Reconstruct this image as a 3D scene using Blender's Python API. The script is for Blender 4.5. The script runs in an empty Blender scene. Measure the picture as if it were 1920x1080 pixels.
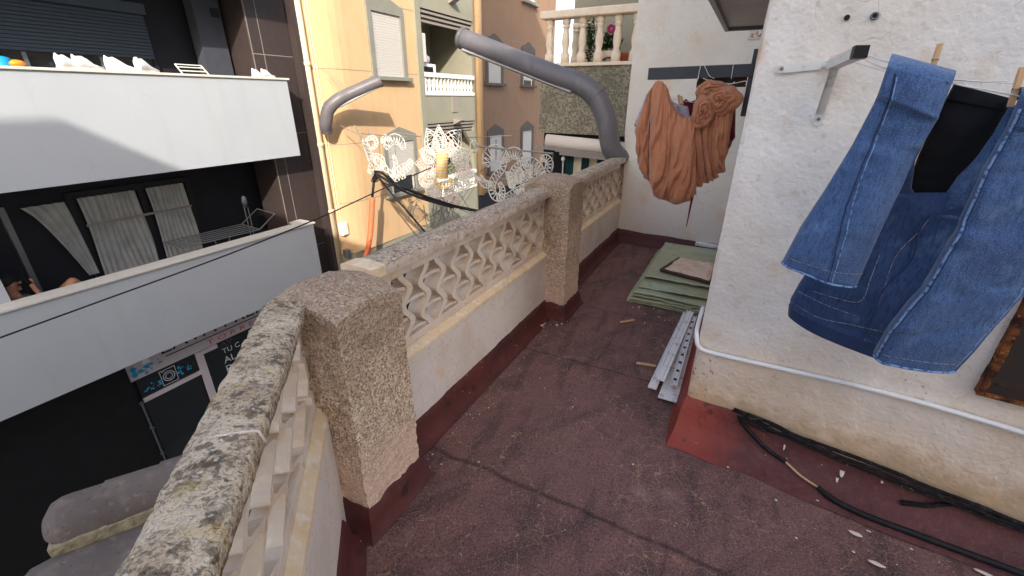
import bpy, bmesh, math, random
from math import sin, cos, pi, radians, sqrt, atan2, floor
from mathutils import Vector, Matrix, noise
V = Vector
random.seed(7)
S = bpy.context.scene
COL = S.collection
# ------------------------------------------------------------------ camera
FPX, H = 812.0, 1.65
EYE = V((0, 0, H))
dn = V((-15, -1838, -FPX)).normalized()
up_c = -dn
f_c = V((0, 0, -1)); fwd_c = (f_c - up_c * f_c.dot(up_c)).normalized()
rgt_c = fwd_c.cross(up_c)
ROT = Matrix((rgt_c, fwd_c, up_c))            # camera space -> world
cam_d = bpy.data.cameras.new('camera'); cam = bpy.data.objects.new('camera', cam_d); COL.objects.link(cam)
cam.matrix_world = Matrix.Translation(EYE) @ ROT.to_4x4()
cam_d.sensor_width = 36; cam_d.lens = 36 * FPX / 1920; cam_d.clip_start = .02; cam_d.clip_end = 600
S.camera = cam
def hit(x, y, p, n):
    r = ROT @ V((x - 960, 540 - y, -FPX))
    return EYE + r * ((p - EYE).dot(n) / r.dot(n))
# ------------------------------------------------------------------ frames of the place
class Frame:
    def __init__(s, o, X, Y): s.o, s.X, s.Y, s.Z = V(o), V(X), V(Y), V((0, 0, 1))
    def __call__(s, x, y, z): return s.o + s.X * x + s.Y * y + s.Z * z
    def inv(s, p): d = V(p) - s.o; return (d.dot(s.X), d.dot(s.Y), d.z)
def frame(az, o=(0, 0, 0)):
    a = radians(az); return Frame(o, (sin(a), cos(a), 0), (cos(a), -sin(a), 0))
FA = frame(27.2)                    # a along the long parapet, n to the terrace side
FB = frame(-15.9)                   # the short parapet beside the viewer
FC = frame(26.4)                    # the street fronts opposite
q0 = FA(2.082, -.027, 0)
FR = frame(123, q0)                 # s along the house wall with the jeans, d out of it
q1 = FA(5.29, -1.235, 0)
FW = frame(122, q1)                 # wall at the end of the terrace
ZV = V((0, 0, 1))
def RP(x, y, d=0): return hit(x, y, FR.o + FR.Y * d, FR.Y)
def WP(x, y, d=0): return hit(x, y, FW.o + FW.Y * d, FW.Y)
def CP(x, y, n): return hit(x, y, FC.Y * n, FC.Y)
def AP(x, y, a): return hit(x, y, FA.X * a, FA.X)
def NP(x, y, n): return hit(x, y, FA.Y * n, FA.Y)
def GP(x, y, z=0): return hit(x, y, V((0, 0, z)), ZV)
def YP(x, y, Y): return hit(x, y, V((0, Y, 0)), V((0, 1, 0)))
# ------------------------------------------------------------------ materials
def lin(c):
    return tuple((v / 12.92 if v <= .04045 else ((v + .055) / 1.055) ** 2.4) for v in c) + (1,)
def c8(r, g, b): return lin((r / 255, g / 255, b / 255))
def mat(name, col, rough=.85, layers=(), bumps=(), metal=0, spec=.3, coord='W', trans=0, sheen=0):
    m = bpy.data.materials.new(name); m.use_nodes = True
    nt = m.node_tree; N, L = nt.nodes, nt.links
    b = N['Principled BSDF']
    b.inputs['Roughness'].default_value = rough; b.inputs['Metallic'].default_value = metal
    b.inputs['Specular IOR Level'].default_value = spec
    if trans: b.inputs['Transmission Weight'].default_value = trans
    if sheen: b.inputs['Sheen Weight'].default_value = sheen
    if coord == 'W': src = N.new('ShaderNodeNewGeometry').outputs['Position']
    else: src = N.new('ShaderNodeTexCoord').outputs['Object']
    def math_(op, a, bb=None, c=None):
        n = N.new('ShaderNodeMath'); n.operation = op
        for i, v in enumerate((a, bb, c)):
            if v is None: continue
            if isinstance(v, (int, float)): n.inputs[i].default_value = v
            else: L.new(v, n.inputs[i])
        return n.outputs[0]
    def tex(kind, scale, st=None, detail=4, rot=None):
        s = src
        if rot is not None:
            mp = N.new('ShaderNodeVectorRotate'); mp.rotation_type = 'Z_AXIS'; mp.inputs['Angle'].default_value = rot
            L.new(s, mp.inputs['Vector']); s = mp.outputs[0]
        if st:
            mp = N.new('ShaderNodeVectorMath'); mp.operation = 'MULTIPLY'; mp.inputs[1].default_value = st
            L.new(s, mp.inputs[0]); s = mp.outputs[0]
        if kind == 'noise':
            t = N.new('ShaderNodeTexNoise'); t.inputs['Detail'].default_value = detail; t.inputs['Scale'].default_value = scale
            L.new(s, t.inputs['Vector']); return t.outputs['Fac']
        if kind == 'vor':
            t = N.new('ShaderNodeTexVoronoi'); t.inputs['Scale'].default_value = scale
            L.new(s, t.inputs['Vector']); return t.outputs['Distance']
        if kind == 'cell':
            t = N.new('ShaderNodeTexVoronoi'); t.inputs['Scale'].default_value = scale
            L.new(s, t.inputs['Vector'])
            sp = N.new('ShaderNodeSeparateColor'); L.new(t.outputs['Color'], sp.inputs[0]); return sp.outputs[0]
        if kind == 'crack':
            nz = N.new('ShaderNodeTexNoise'); nz.inputs['Scale'].default_value = scale * 1.7; nz.inputs['Detail'].default_value = 3
            L.new(s, nz.inputs['Vector'])
            a = N.new('ShaderNodeVectorMath'); a.operation = 'MULTIPLY_ADD'
            L.new(nz.outputs['Color'], a.inputs[0]); a.inputs[1].default_value = (.55 / scale * 1.6,) * 3; L.new(s, a.inputs[2])
            t = N.new('ShaderNodeTexVoronoi'); t.feature = 'DISTANCE_TO_EDGE'; t.inputs['Scale'].default_value = scale
            L.new(a.outputs[0], t.inputs['Vector']); return t.outputs['Distance']
        if kind == 'wave':
            t = N.new('ShaderNodeTexWave'); t.inputs['Scale'].default_value = scale; t.inputs['Distortion'].default_value = detail
            L.new(s, t.inputs['Vector']); return t.outputs['Fac']
    cur = N.new('ShaderNodeRGB'); cur.outputs[0].default_value = col; cur = cur.outputs[0]
    for ly in layers:
        k = ly['k']
        if k == 'line':       # dark seam: |p . dir - c| < w, wobbling
            d = N.new('ShaderNodeVectorMath'); d.operation = 'DOT_PRODUCT'; L.new(src, d.inputs[0]); d.inputs[1].default_value = ly['dir']
            wob = math_('MULTIPLY', math_('SUBTRACT', tex('noise', 5, detail=3), .5), ly.get('wob', .03))
            f = math_('ABSOLUTE', math_('SUBTRACT', math_('ADD', d.outputs['Value'], wob), ly['c']))
            f = math_('DIVIDE', f, ly['w']); f = math_('SUBTRACT', 1.0, f); f = math_('MAXIMUM', f, 0.0)
            if 'cut' in ly:   # limits along another direction
                d2 = N.new('ShaderNodeVectorMath'); d2.operation = 'DOT_PRODUCT'; L.new(src, d2.inputs[0]); d2.inputs[1].default_value = ly['cut'][0]
                f = math_('MULTIPLY', f, math_('MULTIPLY', math_('GREATER_THAN', d2.outputs['Value'], ly['cut'][1]), math_('LESS_THAN', d2.outputs['Value'], ly['cut'][2])))
            f = math_('MULTIPLY', f, math_('ADD', math_('MULTIPLY', tex('noise', 14), .9), .25))
            f = math_('MINIMUM', f, 1.0)
        else:
            if k == 'z' or k == 'dir':
                d = N.new('ShaderNodeVectorMath'); d.operation = 'DOT_PRODUCT'; L.new(src, d.inputs[0]); d.inputs[1].default_value = ly.get('dir', (0, 0, 1))
                f = math_('ADD', d.outputs['Value'], math_('MULTIPLY', math_('SUBTRACT', tex('noise', ly.get('s', 4)), .5), ly.get('wob', .3)))
            else: f = tex(k, ly['s'], ly.get('st'), ly.get('det', 4), ly.get('rot'))
            mr = N.new('ShaderNodeMapRange'); mr.inputs['From Min'].default_value = ly['lo']; mr.inputs['From Max'].default_value = ly['hi']
            mr.inputs['To Min'].default_value = 0; mr.inputs['To Max'].default_value = 1
            L.new(f, mr.inputs['Value']); f = mr.outputs[0]
            if 'mask' in ly:
                f = math_('MULTIPLY', f, math_('MULTIPLY', math_('GREATER_THAN', tex('noise', ly['mask'][0]), ly['mask'][1]), 1.0))
        f = math_('MULTIPLY', f, ly.get('a', 1.0))
        mx = N.new('ShaderNodeMix'); mx.data_type = 'RGBA'; L.new(f, mx.inputs[0]); L.new(cur, mx.inputs[6]); mx.inputs[7].default_value = ly['c2']
        cur = mx.outputs[2]
    L.new(cur, b.inputs['Base Color'])
    nrm = None
    for (k, s, st, dist) in bumps:
        bp = N.new('ShaderNodeBump'); bp.inputs['Strength'].default_value = st; bp.inputs['Distance'].default_value = dist
        L.new(tex(k, s), bp.inputs['Height'])
        if nrm: L.new(nrm, bp.inputs['Normal'])
        nrm = bp.outputs[0]
    if nrm: L.new(nrm, b.inputs['Normal'])
    return m
def ly(k, s, lo, hi, c2, a=1., **kw): return dict(k=k, s=s, lo=lo, hi=hi, c2=c2, a=a, **kw)
dA, dN = tuple(FA.X), tuple(FA.Y)
M = {}
M['floor'] = mat('roof_membrane', c8(126, 86, 80), .8, [
    ly('noise', 1.6, .35, .7, c8(100, 68, 65), .8), ly('noise', 3.2, .45, .75, c8(132, 96, 86), .6, st=(1, .35, 1), rot=.6),
    ly('noise', 2.6, .5, .72, c8(52, 38, 40), .85, st=(.5, 2.2, 1), rot=-.5, det=6), ly('noise', 4.4, .53, .66, c8(60, 44, 46), .7, st=(2.6, .6, 1), rot=.35, det=5), ly('noise', 1.1, .52, .64, c8(78, 57, 54), .6, det=8),
    ly('noise', 7, .55, .75, c8(62, 46, 47), .6),
    ly('noise', 130, .5, .72, c8(166, 126, 114), .55, det=2), ly('noise', 105, .52, .68, c8(52, 38, 37), .65, det=2), ly('noise', 260, .45, .75, c8(176, 146, 130), .4),
    ly('crack', 8, .010, .0, c8(196, 158, 124), .8, mask=(2.2, .5)), ly('crack', 13, .012, .0, c8(186, 148, 118), .6, mask=(3.1, .54)),
    ly('vor', 38, .1, .05, c8(215, 200, 185), .95, mask=(9, .55)), ly('vor', 11, .034, .022, c8(225, 212, 196), .95),
    dict(k='line', dir=dA, c=1.33, w=.02, a=.9, c2=c8(30, 22, 23), wob=.06), dict(k='line', dir=dA, c=2.42, w=.014, a=.8, c2=c8(36, 26, 27), wob=.05),
    dict(k='line', dir=dA, c=3.28, w=.012, a=.6, c2=c8(36, 26, 27), wob=.05), dict(k='line', dir=dA, c=.35, w=.016, a=.9, c2=c8(30, 22, 23), wob=.05),
    dict(k='line', dir=dN, c=.02, w=.012, a=.6, c2=c8(40, 28, 29), wob=.06, cut=(dA, -3, 1.33)), dict(k='line', dir=dN, c=-.62, w=.01, a=.45, c2=c8(50, 36, 36), wob=.05, cut=(dA, 2.42, 3.28)),
    ly('noise', 2.2, .63, .75, c8(200, 178, 160), .3)],
    [('noise', 240, .6, .005), ('noise', 6, .6, .04), ('noise', 15, .4, .015)], spec=.35)
M['flash'] = mat('maroon_flashing', c8(92, 44, 40), .62, [
    ly('noise', 4, .4, .7, c8(62, 30, 29), .8), ly('noise', 30, .55, .75, c8(112, 60, 54), .4),
    ly('vor', 26, .1, .05, c8(215, 200, 185), .9, mask=(6, .56)), ly('noise', 9, .64, .7, c8(40, 25, 24), .7)],
    [('noise', 90, .35, .004), ('noise', 9, .5, .02)], spec=.4)
M['flash_red'] = mat('red_painted_flashing', c8(96, 50, 47), .6, [
    ly('noise', 5, .42, .68, c8(80, 45, 44), .75), dict(k='dir', dir=tuple(FR.X), s=5, lo=.30 + q0.dot(FR.X), hi=.12 + q0.dot(FR.X), c2=c8(150, 62, 48), a=.95, wob=.3),
    ly('noise', 34, .52, .75, c8(122, 76, 70), .4), ly('noise', 12, .6, .7, c8(58, 36, 36), .7), ly('noise', 240, .5, .72, c8(130, 92, 86), .35), ly('vor', 30, .09, .05, c8(205, 190, 176), .9, mask=(7, .58))],
    [('noise', 120, .5, .004), ('noise', 11, .7, .02)], spec=.35)
M['grit'] = mat('pebbledash_stone', c8(222, 197, 168), .95, [
    ly('noise', 4, .42, .68, c8(196, 164, 140), .6), ly('cell', 150, .7, .8, c8(250, 232, 210), .6), ly('cell', 150, .3, .2, c8(150, 120, 98), .75),
    ly('noise', 90, .57, .66, c8(132, 106, 86), .7), ly('cell', 230, .2, .14, c8(100, 80, 64), .6),
    dict(k='z', s=6, lo=.62, hi=.88, c2=c8(128, 108, 90), a=.5, wob=.6), dict(k='z', s=5, lo=.5, hi=.22, c2=c8(240, 206, 182), a=.6, wob=.5),
    ly('noise', 9, .6, .7, c8(136, 120, 92), .45)],
    [('vor', 150, .8, .005), ('noise', 90, .7, .005)])
M['cope'] = mat('lichen_stone', c8(220, 200, 172), .95, [
    ly('noise', 9, .42, .62, c8(190, 166, 138), .8), ly('noise', 105, .5, .6, c8(116, 100, 84), .7, det=3, mask=(9, .44)), ly('noise', 44, .52, .6, c8(92, 80, 66), .75, det=10, mask=(6, .5)), ly('noise', 17, .58, .68, c8(76, 67, 56), .7, det=14),
    ly('noise', 75, .59, .64, c8(238, 228, 212), .6, det=5, mask=(8, .5)), ly('noise', 14, .6, .69, c8(204, 174, 112), .45), ly('noise', 190, .57, .64, c8(112, 98, 82), .5)],
    [('noise', 60, 1., .018), ('noise', 170, .9, .006)])
M['cope_far'] = mat('weathered_stone', c8(206, 186, 164), .95, [
    ly('noise', 12, .45, .65, c8(184, 158, 136), .8), ly('noise', 110, .49, .58, c8(120, 102, 86), .75, det=3), ly('noise', 46, .55, .62, c8(98, 84, 72), .65, det=10),
    ly('noise', 70, .6, .66, c8(232, 216, 198), .7), ly('noise', 190, .56, .64, c8(104, 90, 78), .55)],
    [('noise', 55, 1., .01), ('noise', 170, .8, .005)])
M['cope_face'] = mat('weathered_coping_edge', c8(206, 190, 172), .92, [ly('noise', 9, .42, .66, c8(178, 156, 136), .8), ly('noise', 40, .55, .66, c8(130, 112, 96), .65, det=8), ly('noise', 22, .6, .68, c8(226, 214, 200), .6)], [('noise', 70, .7, .006)])
M['cast_in'] = mat('ochre_cement', c8(214, 198, 180), .92, [ly('noise', 9, .45, .68, c8(204, 176, 144), .75), ly('noise', 30, .56, .7, c8(236, 216, 190), .6)], [('noise', 60, .5, .005)])
M['cast'] = mat('cast_stone', c8(226, 210, 194), .9, [
    ly('noise', 7, .45, .7, c8(206, 184, 162), .7), ly('noise', 3.1, .52, .72, c8(232, 196, 148), .65), ly('noise', 22, .6, .7, c8(172, 152, 134), .6),
    ly('noise', 120, .6, .7, c8(160, 140, 122), .4)], [('noise', 110, .5, .003), ('noise', 14, .4, .006)])
M['ledge'] = mat('ochre_stained_ledge', c8(230, 206, 172), .9, [ly('noise', 9, .45, .65, c8(222, 190, 148), .8), ly('noise', 30, .52, .66, c8(236, 222, 204), .8), ly('noise', 14, .58, .7, c8(190, 166, 140), .6)], [('noise', 80, .6, .004)])
M['para'] = mat('limewashed_parapet', c8(226, 214, 204), .92, [
    ly('noise', 3, .45, .7, c8(208, 190, 172), .7), ly('noise', 60, .6, .68, c8(176, 158, 142), .5, mask=(4, .53)), ly('noise', 5.5, .58, .7, c8(225, 190, 150), .55),
    ly('crack', 6, .012, 0, c8(190, 162, 132), .6)], [('noise', 40, .5, .006), ('noise', 160, .4, .002)])
M['plaster'] = mat('rough_white_plaster', c8(238, 232, 225), .93, [
    ly('noise', 1.8, .45, .7, c8(222, 208, 192), .7), ly('z', 3, .75, .25, c8(234, 205, 170), .75, wob=.7), ly('noise', 6, .58, .72, c8(216, 186, 150), .5),
    ly('noise', 40, .62, .7, c8(200, 184, 166), .4), ly('crack', 3.2, .006, 0, c8(176, 150, 126), .5, mask=(2, .53)),
    dict(k='dir', dir=(0, 0, 1), s=18, lo=.34, hi=.24, c2=c8(196, 158, 112), a=.6, wob=.25),
    ly('noise', 42, .63, .66, c8(150, 120, 96), .8, mask=(1.3, .6))],
    [('noise', 14, .35, .02), ('noise', 60, .45, .007), ('noise', 4, .5, .03), ('crack', 7, .2, .004)])
M['plaster_far'] = mat('smooth_white_plaster', c8(238, 228, 212), .92, [
    ly('noise', 2.4, .45, .7, c8(230, 212, 188), .75), dict(k='z', s=3, lo=.85, hi=.7, c2=c8(230, 218, 206), a=.75, wob=.12), ly('noise', 3.4, .54, .7, c8(226, 188, 140), .55),
    ly('noise', 40, .62, .7, c8(200, 184, 166), .35), ly('crack', 2.6, .006, 0, c8(186, 156, 126), .5, mask=(2, .5))],
    [('noise', 20, .4, .012), ('noise', 70, .4, .004)])
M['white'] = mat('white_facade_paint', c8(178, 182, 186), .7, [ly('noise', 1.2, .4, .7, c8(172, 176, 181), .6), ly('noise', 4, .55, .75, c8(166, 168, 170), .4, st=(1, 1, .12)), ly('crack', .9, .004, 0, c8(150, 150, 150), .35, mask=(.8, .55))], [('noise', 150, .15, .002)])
M['capstone'] = mat('cream_capstone', c8(214, 208, 196), .6, [ly('noise', 8, .4, .7, c8(200, 192, 178), .5)])
M['dark'] = mat('charcoal_facade', c8(38, 38, 44), .7, [ly('noise', 3, .4, .7, c8(30, 30, 36), .6)], [('noise', 80, .2, .002)])
M['black'] = mat('black_stone', c8(18, 18, 20), .55, [ly('noise', 5, .4, .7, c8(26, 26, 28), .6)])
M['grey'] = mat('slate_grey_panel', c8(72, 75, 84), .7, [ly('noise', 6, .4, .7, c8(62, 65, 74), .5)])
M['shutter'] = mat('blue_grey_shutter', c8(66, 76, 86), .6, [ly('wave', 20, .3, .7, c8(52, 60, 70), .6, st=(0, 0, 1), det=0)])
M['clad'] = mat('brown_black_cladding', c8(66, 56, 54), .42, [ly('noise', 14, .4, .7, c8(56, 48, 48), .6)], spec=.5)
M['joint'] = mat('pale_joint', c8(150, 140, 130), .7)
M['glass'] = mat('dark_window_glass', c8(24, 28, 30), .08, spec=.7)
M['frame_dark'] = mat('anthracite_frame', c8(34, 36, 40), .5)
M['alu'] = mat('grey_aluminium', c8(128, 130, 134), .4, metal=.5)
M['curtain'] = mat('sheer_curtain', c8(176, 176, 172), .9, [ly('noise', 5, .4, .7, c8(140, 140, 138), .6)], sheen=.3)
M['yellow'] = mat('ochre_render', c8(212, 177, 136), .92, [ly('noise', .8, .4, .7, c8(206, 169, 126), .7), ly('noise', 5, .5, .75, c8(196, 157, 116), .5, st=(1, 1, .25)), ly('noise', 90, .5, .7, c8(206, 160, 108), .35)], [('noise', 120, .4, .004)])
M['ochre_shaded'] = mat('shaded_ochre_render', c8(146, 117, 94), .92, [ly('noise', .8, .4, .7, c8(138, 110, 88), .7), ly('noise', 5, .5, .75, c8(128, 102, 82), .5, st=(1, 1, .25))], [('noise', 120, .4, .004)])  # same ochre render, with the far wing's shade put into the colour
M['sage'] = mat('sage_grey_render', c8(150, 146, 128), .92, [ly('noise', 2, .4, .7, c8(140, 136, 120), .6), ly('noise', 90, .5, .7, c8(140, 140, 122), .35)], [('noise', 120, .4, .004)])
M['trim'] = mat('grey_green_trim', c8(138, 136, 124), .85, [ly('noise', 6, .4, .7, c8(126, 124, 114), .6)], [('noise', 90, .3, .003)])
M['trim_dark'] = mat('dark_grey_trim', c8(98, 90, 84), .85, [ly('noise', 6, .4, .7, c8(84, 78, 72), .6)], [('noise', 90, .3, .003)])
M['blind'] = mat('white_roller_blind', c8(196, 190, 182), .6, [ly('wave', 9, .25, .5, c8(190, 186, 180), .5, st=(0, 0, 1), det=0)])
M['balu'] = mat('white_baluster_stone', c8(232, 228, 218), .75, [ly('noise', 9, .45, .7, c8(214, 204, 190), .5)])
M['marble'] = mat('cream_baluster_stone', c8(236, 220, 196), .75, [ly('noise', 9, .45, .7, c8(222, 198, 168), .6)])
M['gran'] = mat('grey_pebble_render', c8(128, 122, 104), .95, [ly('cell', 26, .25, .75, c8(168, 160, 138), .85), ly('noise', 45, .52, .64, c8(70, 66, 56), .85), ly('noise', 2, .4, .7, c8(104, 102, 88), .5)], [('vor', 30, .9, .015)])
M['pipe'] = mat('grey_pvc_pipe', c8(106, 102, 104), .45, [ly('noise', 3, .42, .7, c8(94, 90, 93), .6), ly('noise', 9, .58, .7, c8(126, 120, 118), .5, st=(1, 1, .3)), ly('noise', 60, .62, .7, c8(140, 134, 130), .4)], spec=.5)
M['pipe_lip'] = mat('light_grey_strip', c8(158, 154, 150), .5)
M['dpipe'] = mat('cream_downpipe', c8(238, 218, 182), .6, [ly('noise', 6, .4, .7, c8(226, 202, 164), .5)])
M['cable'] = mat('black_cable', c8(26, 26, 28), .6, [ly('noise', 40, .5, .7, c8(48, 46, 46), .5)])
M['char'] = mat('charred_sheath', c8(28, 26, 26), .95, [ly('noise', 50, .54, .68, c8(70, 64, 60), .7), ly('vor', 44, .1, .06, c8(200, 190, 178), .9, mask=(9, .62))], [('noise', 60, .6, .008)])
M['bare'] = mat('bare_tan_core', c8(206, 168, 128), .7)
M['orange'] = mat('orange_sleeve', c8(224, 116, 76), .6, [ly('noise', 8, .4, .7, c8(208, 98, 64), .5)])
M['conduit'] = mat('white_conduit', c8(242, 240, 236), .45, [ly('noise', 5, .5, .75, c8(196, 196, 196), .5)])
M['wmetal'] = mat('white_painted_steel', c8(228, 226, 220), .5, [ly('noise', 30, .58, .68, c8(190, 178, 160), .6)])
M['screw'] = mat('zinc_screw', c8(120, 122, 126), .4, metal=.8)
M['bplas'] = mat('black_plastic', c8(20, 20, 22), .5)
M['steel'] = mat('dark_painted_steel', c8(52, 54, 60), .5, [ly('noise', 12, .5, .75, c8(66, 68, 74), .5)], spec=.45)
M['rust'] = mat('rusty_iron', c8(128, 74, 40), .9, [ly('noise', 18, .45, .6, c8(46, 28, 20), .95), ly('noise', 50, .6, .68, c8(196, 140, 76), .8)], [('noise', 60, .8, .008)])
M['iron'] = mat('dark_brown_iron', c8(58, 48, 44), .6, [ly('noise', 9, .5, .72, c8(80, 58, 48), .5)], [('noise', 60, .3, .003)])
M['denim'] = mat('blue_denim', c8(70, 100, 146), .95, [
    ly('noise', 4, .38, .66, c8(48, 70, 112), .85), ly('noise', 10, .55, .72, c8(116, 146, 186), .55), ly('noise', 7, .58, .74, c8(40, 58, 96), .6),
    ly('noise', 150, .45, .65, c8(40, 60, 98), .65, st=(1, 1, .2)), ly('noise', 420, .45, .7, c8(132, 158, 194), .4)], [('noise', 420, .4, .002), ('noise', 22, .5, .012), ('noise', 9, .4, .02)], sheen=.2)
M['denim_mid'] = mat('dark_blue_denim', c8(54, 78, 120), .95, [
    ly('noise', 4, .38, .66, c8(36, 52, 86), .85), ly('noise', 10, .55, .72, c8(92, 120, 160), .55), ly('noise', 150, .45, .65, c8(32, 48, 80), .65, st=(1, 1, .2))], [('noise', 420, .4, .002), ('noise', 22, .5, .012), ('noise', 9, .5, .02)], sheen=.2)
M['denim_dark'] = mat('dark_denim', c8(40, 56, 90), .95, [
    ly('noise', 6, .4, .7, c8(36, 52, 88), .7), ly('noise', 140, .45, .68, c8(32, 46, 78), .6, st=(1, 1, .22))], [('noise', 420, .3, .002)], sheen=.2)
M['stitch'] = mat('tan_stitching', c8(150, 150, 160), .9, [ly('noise', 160, .48, .56, c8(52, 70, 108), .8)])
M['seam'] = mat('faded_seam', c8(128, 158, 200), .95, [ly('noise', 90, .5, .6, c8(52, 76, 122), .9)])
M['blk_cloth'] = mat('black_cotton', c8(20, 20, 24), .95, [ly('noise', 8, .5, .75, c8(34, 35, 42), .6)], [('noise', 20, .4, .01)], sheen=.15)
M['tan_cloth'] = mat('terracotta_cotton', c8(192, 130, 95), .92, [ly('noise', 4, .4, .7, c8(176, 114, 81), .6), ly('noise', 300, .45, .7, c8(176, 114, 80), .3)], [('noise', 34, .5, .01), ('noise', 14, .4, .02)], sheen=.2)
M['maroon'] = mat('maroon_cotton', c8(110, 24, 40), .9, sheen=.2)
M['lav'] = mat('pale_lavender_cotton', c8(196, 184, 194), .9, [ly('noise', 40, .5, .6, c8(150, 146, 158), .6)], sheen=.2)
M['wood'] = mat('clothes_peg_wood', c8(226, 184, 138), .75, [ly('noise', 60, .45, .7, c8(204, 156, 108), .6, st=(1, 1, .15))])
M['board'] = mat('dark_weathered_wood', c8(96, 72, 58), .85, [ly('noise', 40, .45, .7, c8(70, 52, 42), .7, st=(1, 1, .2))])
M['foam'] = mat('crumbled_foam_insulation', c8(246, 216, 190), .95, [ly('noise', 14, .45, .65, c8(232, 190, 158), .7), ly('noise', 50, .6, .7, c8(190, 146, 114), .6)], [('noise', 40, 1., .02)])
M['green'] = mat('green_fibreglass', c8(182, 180, 142), .5, [ly('noise', 5, .42, .68, c8(160, 166, 130), .7), ly('noise', 3, .58, .7, c8(168, 206, 186), .6), ly('noise', 9, .6, .7, c8(142, 124, 92), .6), ly('noise', 80, .6, .7, c8(110, 104, 80), .5)], spec=.5)
M['pvcw'] = mat('white_pvc_profile', c8(244, 240, 234), .5, [ly('noise', 18, .56, .68, c8(168, 156, 142), .6), ly('vor', 40, .12, .06, c8(110, 100, 92), .8, mask=(7, .57))])
M['tile'] = mat('grey_brown_roof_tile', c8(120, 108, 101), .85, [ly('noise', 5, .42, .7, c8(98, 87, 80), .7), ly('noise', 14, .52, .66, c8(136, 122, 108), .6), ly('noise', 26, .6, .7, c8(150, 138, 124), .6), ly('noise', 60, .62, .7, c8(70, 64, 62), .5)], [('noise', 90, .4, .003)])
M['mortar'] = mat('cream_mortar', c8(178, 164, 134), .95, [ly('noise', 20, .45, .65, c8(140, 126, 100), .8)], [('noise', 50, .8, .01)])
M['street'] = mat('pale_paved_street', (.24, .23, .22, 1), .9, [ly('noise', 3, .4, .7, (.18, .175, .17, 1), .6), ly('noise', 200, .5, .7, (.3, .3, .29, 1), .5)])
M['pave'] = mat('grey_paving', c8(158, 154, 146), .9, [ly('noise', 3, .4, .7, c8(138, 134, 128), .6)])
M['house'] = mat('cream_house_render', c8(228, 220, 206), .92, [ly('noise', 1, .4, .7, c8(218, 208, 192), .7)])
M['skin'] = mat('tanned_skin', c8(172, 122, 96), .6, [ly('noise', 12, .4, .7, c8(156, 106, 82), .5)])
M['hair'] = mat('dark_hair', c8(30, 24, 22), .7)
M['shirt'] = mat('olive_grey_vest', c8(96, 96, 82), .9)
M['shoe'] = mat('white_canvas', c8(236, 236, 234), .8, [ly('noise', 30, .5, .7, c8(206, 206, 208), .6)], coord='O')
M['orng'] = mat('orange_plastic', c8(236, 146, 40), .5)
M['cyan'] = mat('cyan_plastic', c8(30, 150, 200), .5)
M['sign'] = mat('white_sign_panel', c8(196, 186, 190), .6)
M['ink'] = mat('black_lettering', c8(20, 20, 22), .6)
M['redink'] = mat('red_lettering', c8(196, 70, 60), .6)
M['blue'] = mat('blue_print', c8(48, 150, 196), .6)
M['wink'] = mat('white_lettering', c8(190, 194, 196), .6)
M['deco'] = mat('white_light_tubing', c8(222, 217, 206), .6, [ly('noise', 30, .45, .6, c8(180, 172, 162), .6)])
M['deco_red'] = mat('pink_light_tubing', c8(214, 180, 168), .6, [ly('noise', 30, .45, .6, c8(226, 214, 206), .6)])
M['deco_y'] = mat('yellow_light_tubing', c8(232, 196, 124), .6)
M['deco_fr'] = mat('galvanised_frame', c8(150, 144, 136), .5, metal=.4)
M['leaf'] = mat('dark_green_leaf', c8(58, 84, 44), .6, [ly('noise', 40, .45, .6, c8(40, 62, 34), .7)])
M['flower'] = mat('magenta_petal', c8(206, 60, 130), .6)
M['terra'] = mat('terracotta_pot', c8(176, 92, 60), .8)
M['gstripe'] = mat('dark_teal_canvas', c8(18, 58, 62), .85)
M['cstripe'] = mat('cream_canvas', c8(214, 200, 172), .85)
M['awn'] = mat('white_rolled_canvas', c8(226, 214, 200), .8)
M['tileart'] = mat('painted_ceramic', c8(220, 200, 180), .3, [ly('noise', 40, .5, .56, c8(150, 90, 70), .9)])
M['canopy'] = mat('grey_sheet_metal', c8(170, 164, 160), .6, [ly('noise', 5, .4, .7, c8(156, 148, 142), .6)])
M['splash'] = mat('dried_white_paint', c8(226, 208, 190), .7)
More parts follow.
